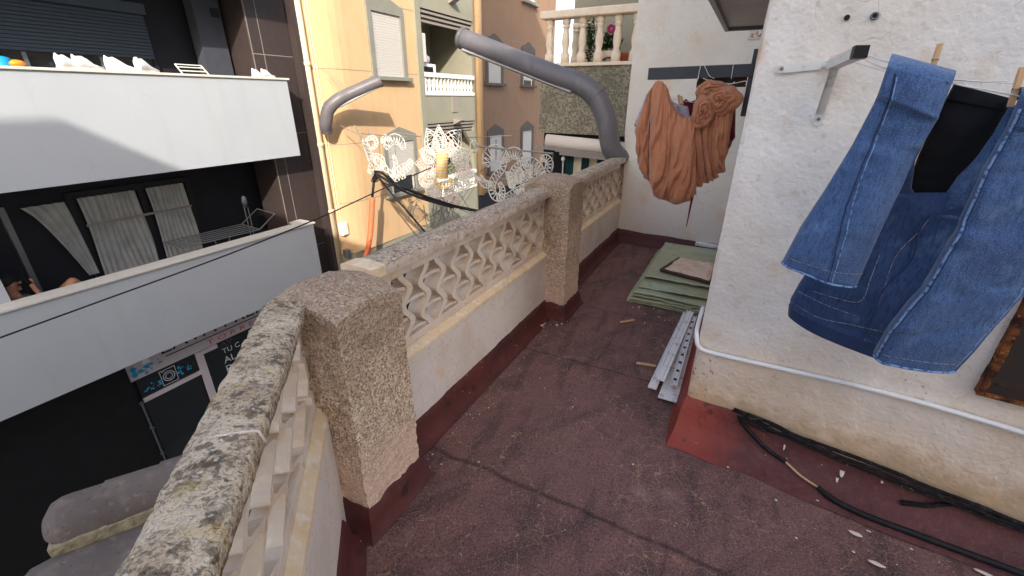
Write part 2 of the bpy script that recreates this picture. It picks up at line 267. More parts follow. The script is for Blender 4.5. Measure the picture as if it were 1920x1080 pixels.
# ------------------------------------------------------------------ mesh helpers
ORG = {}
class MB:
    def __init__(s): s.bm = bmesh.new()
    def face(s, pts):
        vs = [s.bm.verts.new(p) for p in pts]
        try: return s.bm.faces.new(vs)
        except ValueError: return None
    def box(s, F, x0, x1, y0, y1, z0, z1, bev=0):
        c = [F(x, y, z) for z in (z0, z1) for y in (y0, y1) for x in (x0, x1)]
        return s.hexa(c, bev)
    def hexa(s, c, bev=0):       # 8 corners, x fastest then y then z
        v = [s.bm.verts.new(p) for p in c]; fs = []
        for q in ((0, 1, 3, 2), (4, 6, 7, 5), (0, 4, 5, 1), (2, 3, 7, 6), (0, 2, 6, 4), (1, 5, 7, 3)):
            fs.append(s.bm.faces.new([v[i] for i in q]))
        if bev:
            es = list({e for f in fs for e in f.edges})
            bmesh.ops.bevel(s.bm, geom=es, offset=bev, segments=2, affect='EDGES', profile=.5)
        return s
    def bar(s, p, q, w, h, updir=ZV):      # rectangular bar between two points
        p, q = V(p), V(q); d = (q - p).normalized(); sd = d.cross(V(updir))
        if sd.length < 1e-4: sd = d.cross(V((1, 0, 0)))
        sd.normalize(); u = sd.cross(d)
        return s.hexa([a + sd * (w / 2 * i) + u * (h / 2 * j) for j in (-1, 1) for a in (p, q) for i in (-1, 1)])
    def prism(s, pts, vec):
        vec = V(vec); a = [s.bm.verts.new(p) for p in pts]; b = [s.bm.verts.new(V(p) + vec) for p in pts]; n = len(pts)
        s.bm.faces.new(a); s.bm.faces.new(b[::-1])
        for i in range(n): s.bm.faces.new((a[i], b[i], b[(i + 1) % n], a[(i + 1) % n]))
        return s
    def rings(s, rings, caps=True, closed=True):
        R = [[s.bm.verts.new(p) for p in r] for r in rings]; n = len(R[0])
        for A_, B_ in zip(R, R[1:]):
            for i in range(n if closed else n - 1):
                j = (i + 1) % n
                s.bm.faces.new((A_[i], A_[j], B_[j], B_[i]))
        if caps and closed:
            s.bm.faces.new(R[0][::-1]); s.bm.faces.new(R[-1])
        return s
    def grid(s, rows): return s.rings(rows, caps=False, closed=False)
    def tube(s, path, r, seg=8, caps=True):
        path = [V(p) for p in path]; n = len(path)
        rr = r if isinstance(r, (list, tuple)) else [r] * n
        T = []
        for i in range(n):
            t = path[min(i + 1, n - 1)] - path[max(i - 1, 0)]
            T.append(t.normalized() if t.length > 1e-9 else V((0, 0, 1)))
        u = T[0].orthogonal().normalized(); out = []
        for i in range(n):
            u = (u - T[i] * u.dot(T[i]))
            u = u.normalized() if u.length > 1e-6 else T[i].orthogonal().normalized()
            w = T[i].cross(u)
            out.append([path[i] + (u * cos(k * 2 * pi / seg) + w * sin(k * 2 * pi / seg)) * rr[i] for k in range(seg)])
        return s.rings(out, caps)
    def lathe(s, o, prof, seg=12, X=V((1, 0, 0)), Y=V((0, 1, 0)), Z=ZV):
        return s.rings([[V(o) + X * (r * cos(k * 2 * pi / seg)) + Y * (r * sin(k * 2 * pi / seg)) + Z * z for k in range(seg)] for r, z in prof])
    def blob(s, c, r, seg=12, amp=.1, fr=3., seed=0, X=V((1, 0, 0)), Y=V((0, 1, 0)), Z=ZV):
        rings = []
        for i in range(seg // 2 + 1):
            th = pi * i / (seg // 2); th = min(max(th, .03), pi - .03); ring = []
            for k in range(seg):
                ph = 2 * pi * k / seg; d = V((sin(th) * cos(ph), sin(th) * sin(ph), cos(th)))
                q = 1 + amp * noise.noise(d * fr + V((seed * 3.7, seed, 0)))
                ring.append(V(c) + X * d.x * r[0] * q + Y * d.y * r[1] * q + Z * d.z * r[2] * q)
            rings.append(ring)
        return s.rings(rings)
    def rough(s, F, x0, x1, y0, y1, z0, z1, st, amp, top=None, fr=14, bot=None, rnd=0):
        """subdivided, worn block; top(x,y) and bot give extra height"""
        nx, ny, nz = [max(2, int(abs(b - a) / st)) for a, b in ((x0, x1), (y0, y1), (z0, z1))]
        vd = {}
        def vert(i, j, k):
            if (i, j, k) not in vd:
                x, y, z = x0 + (x1 - x0) * i / nx, y0 + (y1 - y0) * j / ny, z0 + (z1 - z0) * k / nz
                if rnd:   # soften the long edges
                    for lo, hi in ((0, 0),):
                        ey = min(y - y0, y1 - y); ez = min(z1 - z, 1e9)
                        if ez < rnd and ey < rnd:
                            dy, dz = rnd - ey, rnd - ez; ln = sqrt(dy * dy + dz * dz)
                            if ln > rnd:
                                f = rnd / ln; sy = 1 if y - y0 < y1 - y else -1
                                y = (y0 + rnd - dy * f) if sy > 0 else (y1 - rnd + dy * f); z = z1 - rnd + dz * f
                w = (z - z0) / (z1 - z0)
                if top: z += top(x, y) * w
                if bot: z += bot(x, y) * (1 - w)
                p = F(x, y, z)
                nv = noise.noise_vector(p * fr) * amp + noise.noise_vector(p * fr * 3.3) * amp * .5
                vd[(i, j, k)] = s.bm.verts.new(p + nv)
            return vd[(i, j, k)]
        def q(a, b, c, d): s.bm.faces.new((a, b, c, d))
        for i in range(nx):
            for j in range(ny):
                for k in (0, nz): q(vert(i, j, k), vert(i + 1, j, k), vert(i + 1, j + 1, k), vert(i, j + 1, k))
        for i in range(nx):
            for k in range(nz):
                for j in (0, ny): q(vert(i, j, k), vert(i + 1, j, k), vert(i + 1, j, k + 1), vert(i, j, k + 1))
        for j in range(ny):
            for k in range(nz):
                for i in (0, nx): q(vert(i, j, k), vert(i, j + 1, k), vert(i, j + 1, k + 1), vert(i, j, k + 1))
        return s
    def build_split(s, name, m, parent, smooth=False):
        seen = set(); out = []
        for v in list(s.bm.verts):
            if v in seen: continue
            st, comp = [v], set()
            while st:
                w = st.pop()
                if w in comp: continue
                comp.add(w); st += [e.other_vert(w) for e in w.link_edges]
            seen |= comp; nb = MB(); mp = {w: nb.bm.verts.new(w.co) for w in comp}
            for f in {f for w in comp for f in w.link_faces}: nb.bm.faces.new([mp[q] for q in f.verts])
            out.append(nb.build(name, m, parent, smooth=smooth))
        s.bm.free(); return out
    def build(s, name, m, parent=None, org=None, smooth=False, solid=0, sub=0):
        bmesh.ops.recalc_face_normals(s.bm, faces=s.bm.faces)
        if parent is not None: o_ = ORG[parent.name]
        elif org is not None: o_ = V(org)
        else:
            vs = [v.co for v in s.bm.verts]
            o_ = V((sum(v.x for v in vs) / len(vs), sum(v.y for v in vs) / len(vs), min(v.z for v in vs)))
        for v in s.bm.verts: v.co -= o_
        me = bpy.data.meshes.new(name); s.bm.to_mesh(me); s.bm.free()
        if smooth:
            for p in me.polygons: p.use_smooth = True
        me.materials.append(M[m] if isinstance(m, str) else m)
        ob = bpy.data.objects.new(name, me); COL.objects.link(ob)
        if parent is not None: ob.parent = parent
        else: ob.location = o_
        ORG[ob.name] = o_
        if solid:
            md = ob.modifiers.new('solid', 'SOLIDIFY'); md.thickness = solid; md.offset = 0
        if sub:
            md = ob.modifiers.new('sub', 'SUBSURF'); md.levels = md.render_levels = sub
        return ob
def tag(o, label, cat, group=None):
    o['label'] = label; o['category'] = cat
    if group: o['group'] = group
    return o
def struct(o): o['kind'] = 'structure'; return o
def root(name, loc, label, cat, group=None):
    o = bpy.data.objects.new(name, None); COL.objects.link(o); o.location = loc; o.empty_display_size = .1
    ORG[o.name] = V(loc); return tag(o, label, cat, group)
def dup(o, loc, rz=0, label=None, scale=None, parent=None):
    c = o.copy(); COL.objects.link(c)
    if parent is None: c.location = loc; c.rotation_euler = (0, 0, rz)
    else: c.parent = parent
    if scale: c.scale = scale
    if label: c['label'] = label
    ORG[c.name] = V(loc)
    for ch in list(o.children): dup(ch, loc, parent=c)
    return c
def lerp(a, b, t): return a + (b - a) * t
def poly_at(P, t):
    n = len(P) - 1; x = min(max(t, 0), 1) * n; i = min(int(x), n - 1); return P[i].lerp(P[i + 1], x - i)
def smooth_path(P, n):
    """Catmull-Rom through points"""
    P = [V(p) for p in P]; out = []
    for k in range(n):
        x = k / (n - 1) * (len(P) - 1); i = min(int(x), len(P) - 2); t = x - i
        p0, p1, p2, p3 = P[max(i - 1, 0)], P[i], P[i + 1], P[min(i + 2, len(P) - 1)]
        out.append(.5 * ((2 * p1) + (p2 - p0) * t + (2 * p0 - 5 * p1 + 4 * p2 - p3) * t * t + (3 * p1 - p0 - 3 * p2 + p3) * t ** 3))
    return out
def text_mesh(mb, txt, p0, p1, up, height, lift):
    """flat lettering between two points of a surface, standing `lift` proud of it"""
    cu = bpy.data.curves.new('t', 'FONT'); cu.body = txt; cu.resolution_u = 3; cu.extrude = 0
    o = bpy.data.objects.new('t', cu); COL.objects.link(o)
    bpy.context.view_layer.update()
    me = o.to_mesh(); xs = [v.co.x for v in me.vertices]; ys = [v.co.y for v in me.vertices]
    x0, x1 = min(xs), max(xs); y0 = 0; y1 = max(ys)
    dx = (p1 - p0)
    vs = [mb.bm.verts.new(p0 + dx * ((v.co.x - x0) / (x1 - x0)) + up * (height * (v.co.y - y0) / (y1 - y0)) + lift) for v in me.vertices]
    for p in me.polygons:
        try: mb.bm.faces.new([vs[i] for i in p.vertices])
        except ValueError: pass
    o.to_mesh_clear(); bpy.data.objects.remove(o); bpy.data.curves.remove(cu)
# ------------------------------------------------------------------ light and sky
Ldir = (FC.X * 1.426 - FC.Y - ZV * .923).normalized()      # the way sunlight travels
sun_d = bpy.data.lights.new('sun', 'SUN'); sun_d.energy = SUN_E = 2.0; sun_d.angle = radians(.53); sun_d.color = (1, .93, .82)
sun = bpy.data.objects.new('sun', sun_d); COL.objects.link(sun)
sun.rotation_mode = 'QUATERNION'; sun.rotation_quaternion = Ldir.to_track_quat('-Z', 'Y'); sun.location = (-4, -14, 16)
wd = bpy.data.worlds.new('World'); S.world = wd; wd.use_nodes = True
sk = wd.node_tree.nodes.new('ShaderNodeTexSky'); sk.sky_type = 'NISHITA'; sk.sun_disc = False
sk.sun_elevation = math.asin(-Ldir.z); sk.sun_rotation = atan2(-Ldir.x, -Ldir.y) % (2 * pi)
sk.dust_density = 3; sk.ozone_density = .7; sk.air_density = .9
bg = wd.node_tree.nodes['Background']; bg.inputs['Strength'].default_value = .15
wd.node_tree.links.new(sk.outputs[0], bg.inputs['Color'])
S.view_settings.view_transform = 'Standard'; S.view_settings.look = 'None'; S.view_settings.exposure = 1.5; S.view_settings.gamma = 1
S.cycles.max_bounces = 8; S.cycles.diffuse_bounces = 5

# ------------------------------------------------------------------ ground
ZS = -5.25
mb = MB(); mb.face([V((-150, -150, ZS)), V((150, -150, ZS)), V((150, 150, ZS)), V((-150, 150, ZS))])
struct(mb.build('street', 'street', org=(0, 0, ZS)))
mb = MB(); mb.box(FC, -40, 40, -8.9, -7.7, ZS + .001, ZS + .12, .01)
struct(mb.build('pavement', 'pave'))

# ------------------------------------------------------------------ terrace floor
fl = [FA(5.32, -1.3, 0), FA(5.32, 5, 0), FA(-5, 5, 0), FB(-4, -.4, 0), FB(1.3, -.4, 0)]
mb = MB()
cen = V((.8, 1.5, 0)); a0, a1, n0, n1 = -4., 5.32, -1.3, 4.
rows = []
for i in range(90):
    r = []
    for j in range(60):
        a = lerp(a0, a1, i / 89); n = lerp(n0, n1, j / 59)
        p = FA(a, n, 0); b, nb, _ = FB.inv(p)
        if nb < -.4: p = FB(b, -.4, 0)
        ri = FR.inv(p)
        p.z = .010 * noise.noise(p * 1.6) + .004 * noise.noise(p * 7)
        # lapped sheets of membrane
        p.z += .004 * (floor((a - 1.33) / .97) % 2)
        r.append(p)
    rows.append(r)
mb.grid(rows)
floor_ob = struct(mb.build('terrace_floor', 'floor', org=(0, 0, 0), smooth=True))
# small dried paint drips and flakes, lying on the membrane
mb = MB()
def splat(p, rx, ry, rot, nrm=ZV, seed=0):
    X = V((cos(rot), sin(rot), 0)); X = (X - nrm * X.dot(nrm)).normalized(); Y = nrm.cross(X)
    ring = []
    for k in range(14):
        q = 1 + .35 * noise.noise(V((cos(k * 2 * pi / 14), sin(k * 2 * pi / 14), seed * 2.3)))
        ring.append(p + X * rx * q * cos(k * 2 * pi / 14) + Y * ry * q * sin(k * 2 * pi / 14) + nrm * .0015)
    c = [p + nrm * .003 + (x - p - nrm * .0015) * .6 for x in ring]
    mb.rings([ring, c], caps=False); mb.face(c)
for i, (x, y, rx, ry) in enumerate([(1604, 1001, .016, .007), (1645, 1058, .018, .006), (1628, 996, .006, .003), (1455, 938, .004, .004), (1365, 876, .004, .003), (1532, 938, .007, .003), (1600, 1035, .004, .003), (1845, 1075, .02, .006), (1493, 1009, .003, .003), (1709, 1030, .004, .003)]):
    p = GP(x, y, 0.012); splat(p, rx * 1.5, ry * 1.5, -.6, seed=i)
rnd = random.Random(5)
for i in range(150):
    a = rnd.uniform(.3, 5); n = rnd.uniform(-1.1, .9); r = rnd.uniform(.0015, .005)
    if rnd.random() < .4: n = -1.12 + abs(rnd.gauss(0, .06))
    splat(FA(a, n, .012), r, r * rnd.uniform(.5, 1), rnd.uniform(0, 6), seed=i)
mb.build('paint_flakes', 'splash', floor_ob)

# ------------------------------------------------------------------ the house under the terrace and the house beside it
mb = MB()
pts = [FA(5.3, -1.36, 0), FA(5.3, 6, 0), FA(-6, 6, 0), FB(-5, -.44, 0), FB(1.3, -.44, 0)]
mb.prism([p + ZV * ZS for p in pts], ZV * (-.04 - ZS))
tag(mb.build('terrace_house', 'house'), 'cream house whose flat roof is the maroon terrace', 'house')

hs = root('house', FR(0, 0, 0), 'white plastered house wall with rusty window and red flashing, right of the terrace', 'house')
mb = MB()
# front wall with the jeans (rough, slightly wavy) plus the side wall running back to the end wall
def wallgrid(Fn, x0, x1, z0, z1, nx, nz, amp):
    rows = []
    for i in range(nx + 1):
        r = []
        for k in range(nz + 1):
            x = lerp(x0, x1, i / nx); z = lerp(z0, z1, k / nz); p = Fn(x, z)
            r.append(p)
        rows.append(r)
    return rows
def front(x, z):
    e = max(0, 1 - x / .03)
    p = FR(x, 0, z)
    return p + FR.Y * (noise.noise(p * 3) * .008 + noise.noise(p * 9) * .003 - .008 * e * e)
def side(x, z):
    e = max(0, 1 - x / .03)
    p = FR(0, 0, z) + FA.X * x
    j = noise.noise(V((0, 0, z * 3.1))) * .008 + noise.noise(V((0, 3, z * 9))) * .004
    return p + FA.Y * (.008 * e * e + noise.noise(p * 3) * .006 + j * e)
mb.grid(wallgrid(front, 0, 1.6, -.04, 3, 90, 140, .01))
mb.grid([[FR(s, 0, z) for z in (-.04, 3)] for s in (1.6, 5)])
mb.grid(wallgrid(side, 0, 3.3, -.04, 3, 60, 60, .01))
hw = mb.build('wall', 'plaster', hs, smooth=True)
mb = MB()
up = [FR(0, 0, 3), FR(5, 0, 3), FR(5, 0, 3) + FA.X * 3.2, FR(0, 0, 3) + FA.X * 3.2]
mb.prism(up, ZV * 10); mb.build('upper_storey', 'house', hs)
# sloping flashing at the wall's foot
mb = MB()
rows = []
cs_, cd_0, _ = FR.inv(GP(1249, 834))
PRF = ((-.01, .2), (.010, .188), (.02, .15), (.045, .085), (.085, .045), (.14, .022), (.185, .004))
for i in range(81):
    s = 3.2 * (i / 80) ** 1.4; r = []; mit = max(0, 1 - s / .16) ** 2
    for k, (d, z) in enumerate(PRF):
        z *= 1.08 - .34 * min(1.3, max(0, s - .2)) if k < 4 else 1.
        q = k / 6; ss = s + mit * (cs_ * q); d = d if k < 1 else lerp(d, cd_0 * q ** 1.3 + .008, mit)
        p = FR(s, d, z); w_ = 1 - mit
        d += noise.noise(p * 4) * .03 * (k > 4) * w_; jz = (noise.noise(p * 5) * .014 + noise.noise(p * 16) * .004) * w_
        r.append(FR(ss, d, max(.003, z + jz * (1 if k < 5 else .2))))
    rows.append(r)
mb.grid(rows); rows0 = rows[0]
# and along its side face
rows = []
for i in range(51):
    a = 3.25 * (i / 50) ** 1.3; r = []; mit = max(0, 1 - a / .14) ** 2
    for k, (d, z) in enumerate(((-.01, .19), (.008, .175), (.014, .14), (.022, .085), (.034, .045), (.05, .02), (.065, .004))):
        p = FR(0, 0, z) + FA.X * a - FA.Y * d
        p = p + V((0, 0, noise.noise(p * 6) * .010 * (k < 5) * (1 - mit)))
        r.append(p.lerp(rows0[k], mit))
    rows.append(r)
mb.grid(rows)
hf = mb.build('flashing', 'flash_red', hs, smooth=True)
mb = MB()
for i, (x, y, l, w) in enumerate([(1476, 853, .022, .007), (1570, 890, .04, .006), (1578, 884, .03, .009), (1470, 838, .02, .004), (1452, 894, .016, .006), (1391, 856, .014, .003), (1652, 905, .006, .005)]):
    p = RP(x, y, .1); s, d, z = FR.inv(p); nrm = (FR.Y * .6 + ZV * .8).normalized()
    dd = .03 + (.15 - min(z, .15)) * .9
    for q in range(12):
        dd = .02 + q * .02; p = RP(x, y, dd); zz = p.z
        zt = .16 - (dd - .03) * 1.2
        if zz <= zt or dd > .2: break
    t = (FR.Y * .8 - ZV * .6).normalized(); sd = FR.X
    pts = [p + t * l * cos(k * pi / 6) * (1 + .3 * noise.noise(V((k, i, 0)))) + sd * w * sin(k * pi / 6) * (1 + .4 * noise.noise(V((i, k, 0)))) + nrm * .012 for k in range(12)]
    mb.face(pts)
mb.build_split('paint_drip', 'splash', hf)
# rusty window
wx0, wz0 = .965, .655
mb = MB()
mb.rough(FR, wx0, wx0 + .022, -.05, .034, wz0, wz0 + .85, .02, .003, fr=30); mb.box(FR, wx0 + .023, 1.9, -.05, .03, wz0 - .002, wz0 + .012)
wfm = mb.build('window_frame', 'rust', hs)
mb = MB(); mb.box(FR, wx0 + .023, 1.9, -.05, .018, wz0 + .0125, wz0 + .85)
for s in (1.2, 1.5): mb.box(FR, s, s + .012, .018, .024, wz0 + .03, wz0 + .84)
mb.box(FR, wx0 + .04, 1.9, .018, .023, wz0 + .05, wz0 + .06)
mb.build('window_panel', 'iron', wfm)
# drilled holes
for i, (x, y, r) in enumerate([(1588, 33, .0085), (1640, 30, .007)]):
    p = RP(x, y, .006); mb = MB()
    mb.lathe(p, [(.0005, .003), (r, .003), (r, -.01)], 14, FR.X, ZV, FR.Y)
    h = mb.build('drilled_hole', 'bplas', hs)
    if i: 
        mb = MB(); mb.lathe(p, [(r, .001), (r, .0065), (r * 1.7, .0055), (r * 1.8, .0)], 14, FR.X, ZV, FR.Y); mb.build('plug_rim', 'screw', h, smooth=True)

# ------------------------------------------------------------------ end wall, canopy, tile
ew = root('neighbour_house', FW(0, 0, 0), 'white house end wall closing the terrace, behind the terracotta laundry', 'house')
mb = MB()
def endf(x, z):
    p = FW(x, 0, z); e = max(0, 1 - x / .03)
    x2 = -.045 * min(1, max(0, z - .9) / .4)
    return FW(x + x2 * max(0, 1 - x), 0, z) + FW.Y * (noise.noise(p * 2.5) * .008 - .006 * e)
mb.grid(wallgrid(endf, 0, 2.2, -.04, 4.2, 50, 90, .01))
mb.grid([[FW(x, 0, z) for z in (-.04, 4.2)] for x in (2.2, 6)])
mb.grid([[endf(0, z) + FA.X * a + FA.Y * .0 for z in [lerp(-.04, 4.2, k / 30) for k in range(31)]] for a in (0, .02, 4)])
mb.box(Frame(FW(0, 0, 0), FW.X, FW.Y), .02, 6, -3.9, -.05, 4.2, 4.3)
mb.build('wall', 'plaster_far', ew, smooth=True)
mb = MB(); mb.prism([FW(0, -.02, ZS), FW(6, -.02, ZS), FW(6, -4, ZS), FW(0, -4, ZS)], ZV * (-.05 - ZS)); mb.build('lower_wall', 'house', ew)
mb = MB(); rows = []
for i in range(31):
    s = lerp(-.02, 1.4, i / 30); r = []
    for d, z in ((-.01, .155), (.012, .14), (.03, .09), (.055, .035), (.09, .008)):
        p = FW(s, d, z); r.append(p + V((0, 0, noise.noise(p * 6) * .01)))
    rows.append(r)
mb.grid(rows); mb.build('flashing', 'flash', ew, smooth=True)
# canopy overhead
cz = 2.2
cA = AP(1330, 0, 4.6); cB = AP(1365, 50, 4.6)
cn_ = root('canopy', FA(4.2, -.3, 2.15), 'grey sheet-metal canopy fixed high on the house side wall above the laundry bracket', 'canopy')
mb = MB()
z0_, z1_ = 2.2, 2.42
def CPt(a, n, dz=0): return FA(a, n, 2.21 + (a - 4.5) * .0 + dz)
mb.hexa([FA(2.7, -.33, 2.19), FA(2.7, -.03, 2.19), FA(4.6, -.33, 2.2), FA(4.6, -.03, 2.2), FA(2.7, -.33, 2.2), FA(2.7, -.03, 2.2), FA(4.6, -.33, 2.21), FA(4.6, -.03, 2.21)])
mb.build('sheet', 'canopy', cn_)
mb = MB()
mb.bar(FA(4.6, -.335, 2.185), FA(2.7, -.335, 2.17), .03, .035); mb.bar(FA(4.61, -.33, 2.187), FA(4.61, -.03, 2.187), .03, .03)
mb.build('frame', 'pipe', cn_)
mb = MB(); p = WP(1403, 75, .0); s0, _, zz = FW.inv(p); s1, _, z2 = FW.inv(WP(1432, 60, 0))
mb.box(FW, s0, s0 + .16, .001, .014, zz, zz + .085, .003)
pl = mb.build('ceramic_plaque', 'capstone'); tag(pl, 'small painted ceramic plaque high on the white end wall under the canopy', 'plaque')
mb = MB(); mb.box(FW, s0 + .02, s0 + .14, .0145, .0165, zz + .018, zz + .068); mb.build('painted_face', 'tileart', pl)

# ------------------------------------------------------------------ parapet
def lattice(mb, F, x0, x1, y0, y1, z0, z1, pitch, ph=0):
    """pierced screen of mirrored wavy ribs with staggered cross pieces"""
    n = max(1, round((x1 - x0) / pitch)); pitch = (x1 - x0) / n; th = .037 if pitch < .15 else .036; amp = .028 if pitch < .15 else .05; hh = z1 - z0
    def rx(k, z):
        s = 1 if (k + ph) % 2 else -1
        return x0 + k * pitch + s * amp * cos(2 * pi * (z - z0) / hh * 2) * (0 if False else 1)
    NS = 32
    for k in range(n + 1):
        rg = []
        for i in range(NS + 1):
            z = z0 + hh * i / NS; c = rx(k, z)
            if k == 0: c = max(c, x0 + .012)
            if k == n: c = min(c, x1 - .012)
            sw = th / 2
            rg.append([F(c - sw, y1, z), F(c + sw, y1, z), F(c + sw * .9, y0, z), F(c - sw * .9, y0, z)])
        mb.rings(rg)
    for k in range(n):
        odd = (k + ph) % 2
        for fz in ((.26, .74) if odd else (.02, .5)):
            rg = []
            for i in range(7):
                t = i / 6; z = z0 + hh * fz + .012 * sin(pi * t) + (.004)
                c = lerp(rx(k, z) + .008, rx(k + 1, z) - .008, t)
                yi = y1 - (.014 if pitch < .15 else .022)
                rg.append([F(c, yi, z - .009), F(c, yi, z + .008), F(c, y0 + .003, z + .008), F(c, y0 + .003, z - .009)])
            mb.rings(rg)
    return mb
def parapet(F, x0, x1, face, zl, zt, label, group, pitch, cope, cw, ph=0, caps=0, flz=.145, rough_n=.03):
    t = root('balustrade', F(x0, face, 0), label, 'balustrade', group)
    mb = MB(); mb.rough(F, x0, x1, face - .15, face, -.05, zl - .02, .06, .003, fr=9); mb.build('base_wall', 'para', t, smooth=False)
    mb = MB(); rg = []
    for i in range(41):      # sloping stained ledge
        x = lerp(x0, x1, i / 40); w = noise.noise(F(x, 0, 0) * 9) * .003
        rg.append([F(x, face - .15, zl - .02), F(x, face + .004 + w, zl - .02), F(x, face + .002 + w, zl - .004), F(x, face - .032, zl + .022), F(x, face - .15, zl + .022)])
    mb.rings(rg); mb.build('ledge', 'ledge', t)
    y0, y1 = (face - .122 if pitch < .15 else face - .105), face - .034
    mb = MB()
    mb.box(F, x0, x1, y0, y1, zl + .022, zl + .062, .004); mb.box(F, x0, x1, y0 - .0, y1, zt - .065, zt, .004)
    lattice(mb, F, x0 + .004, x1 - .004, y0 + .004, y1 - .002, zl + .06, zt - .063, pitch, ph)
    lt = mb.build('lattice', 'cast', t); lt.data.materials.append(M['cast_in'])
    for p_ in lt.data.polygons: p_.material_index = 0 if p_.normal.dot(F.Y) > .7 else 1
    mb = MB(); yc0, yc1 = cw
    mb.rough(F, x0 + caps, x1, yc0, yc1, zt + .001, zt + .043, rough_n, .005, fr=24, rnd=.008,
             top=lambda x, y: .009 * (1 - ((y - (yc0 + yc1) / 2) / ((yc1 - yc0) / 2)) ** 2))
    c = mb.build('coping', cope, t, smooth=True)
    if cope == 'cope_far':
        c.data.materials.append(M['cope_face'])
        for p_ in c.data.polygons: p_.material_index = 1 if p_.normal.z < .45 else 0; p_.use_smooth = p_.normal.z > .45
    return t, c
tA, cA_ = parapet(FA, 1.11, 2.975, -1.215, .535, .985, 'long middle balustrade of cream pierced blocks, between the two rough stone pillars', 'balustrades round the terrace', .133, 'cope_far', (-1.354, -1.194), 0, .1)
mb = MB(); mb.rough(FA, 1.13, 1.212, -1.356, -1.192, .986, 1.031, .03, .0012, top=lambda x, y: .009 * (1 - ((y + 1.274) / .083) ** 2)); mb.build('pale_coping_piece', 'ledge', cA_)
tF, cF_ = parapet(FA, 3.25, 5.6, -1.235, .5, .965, 'far balustrade of cream pierced blocks, from the far pillar to the white end wall', 'balustrades round the terrace', .133, 'cope_far', (-1.374, -1.21), 1)
tB, cB_ = parapet(FB, -2.4, 1.46, -.312, .55, .965, 'near balustrade with lichen-blotched coping, running from the near pillar to the bottom of the photo', 'balustrades round the terrace', .175, 'cope', (-.443, -.311), 1, rough_n=.014)
mb = MB()   # joint ring across the near coping
jb = FB.inv(GP(410, 800, 1.04))[0]
mb.tube([FB(jb + .012 * abs(y + .368) * 8, y, 1.007 + .0095 * (1 - ((y + .368) / .064) ** 2) - (.03 if abs(y + .368) > .06 else 0)) for y in [lerp(-.43, -.306, i / 16) for i in range(17)]], .0035, 6)
mb.build('coping_joint', 'cast', cB_, smooth=True)
# maroon flashing fillets of the parapet
def fillet(F, x0, x1, face, out, zf, par, m='flash', jag=1.):
    mb = MB(); rows = []; n = int(max(8, (x1 - x0) / .02))
    for i in range(n + 1):
        x = lerp(x0, x1, i / n); r = []
        for fy, fz in ((-.004, 1), (.008, .96), (.02, .75), (.4, .28), (.8, .07), (1.1, .05)):
            p = F(x, face, 0); j = noise.noise(p * 5 + V((0, 0, fz))) * .012 * jag + noise.noise(p * 40) * .004 * jag
            y = face + (fy if fy < .03 else out * fy); r.append(F(x, y, max(.006, zf * fz + (j if fz > .2 else 0))))
        rows.append(r)
    mb.grid(rows); return mb.build('flashing', m, par, smooth=True)
fillet(FA, 1.1, 2.98, -1.215, .075, .15, tA)
fillet(FA, 3.24, 5.3, -1.235, .07, .16, tF)
fillet(FB, -2.4, 1.32, -.312, .075, .13, tB)
def pillar(F, x0, x1, y0, y1, zt, bulge, label, fl_):
    t = root('pillar', F((x0 + x1) / 2, (y0 + y1) / 2, 0), label, 'pillar', 'rough stone pillars of the terrace')
    xc, yc, hx, hy = (x0 + x1) / 2, (y0 + y1) / 2, (x1 - x0) / 2, (y1 - y0) / 2
    mb = MB()
    def top(x, y):
        u, v = (x - xc) / hx, (y - yc) / hy
        return bulge * (1 - v * v) * (1 - .35 * u * u) + .03 * (1 - u * u) * (.45 + .55 * v * v)
    FF = lambda x, y, z: F(xc + (x - xc) * (1 - .03 * min(1, z / zt) + (.02 if z > zt - .02 else 0)), yc + (y - yc) * (1 - .03 * min(1, z / zt)), z)
    mb.rough(FF, x0, x1, y0, y1, .06, zt, .014, .006, top=top, fr=30)
    mb.build('shaft', 'grit', t)
    mb = MB()
    for axis in (0, 1):
        rows = []
        for i in range(25):
            r = []
            for fo, z in ((-.006, .135), (.012, .12), (.02, .08), (.032, .03), (.05, .012)):
                q = i / 24
                if axis == 0: x, y = lerp(x0 - fo, x1 + fo, q), y1 + fo
                else: x, y = x0 - fo, lerp(y0 + .05, y1 + fo, q)
                p = F(x, y, z); j = noise.noise(p * 14) * .018 + noise.noise(p * 40) * .008
                r.append(F(x, y, max(.008, z + (j if z > .05 else 0))))
            rows.append(r)
        mb.grid(rows)
    mb.build('flashing', 'flash', t, smooth=True)
    return t
pillar(FA, .83, 1.15, -1.42, -1.062, .965, .07, 'near rough stone pillar where the two balustrades meet', 0)
pillar(FA, 2.945, 3.27, -1.42, -1.05, 1.045, .065, 'far rough stone pillar between the middle and far balustrades', 0)
# ------------------------------------------------------------------ building behind the viewer that shades the terrace
bt = root('tall_building', FC(-11, 3, ZS), 'unseen cream building behind the viewer with an added slab, shading terrace and ochre wing', 'building')
mb = MB(); mb.box(FC, -16, -6.98, -1.2, 5.299, ZS, 7.67); mb.build('wing', 'house', bt)
mb = MB(); mb.box(FC, -16, -6.985, 5.3, 6.649, ZS, 10); mb.build('wing', 'house', bt)  # raised step added to keep sun off the house wall
mb = MB(); mb.box(FC, -7.5, -6.9, 6.65, 14, ZS, 20); mb.build('shade_slab', 'house', bt)  # unseen thin slab added to cast the shadow on the ochre wing

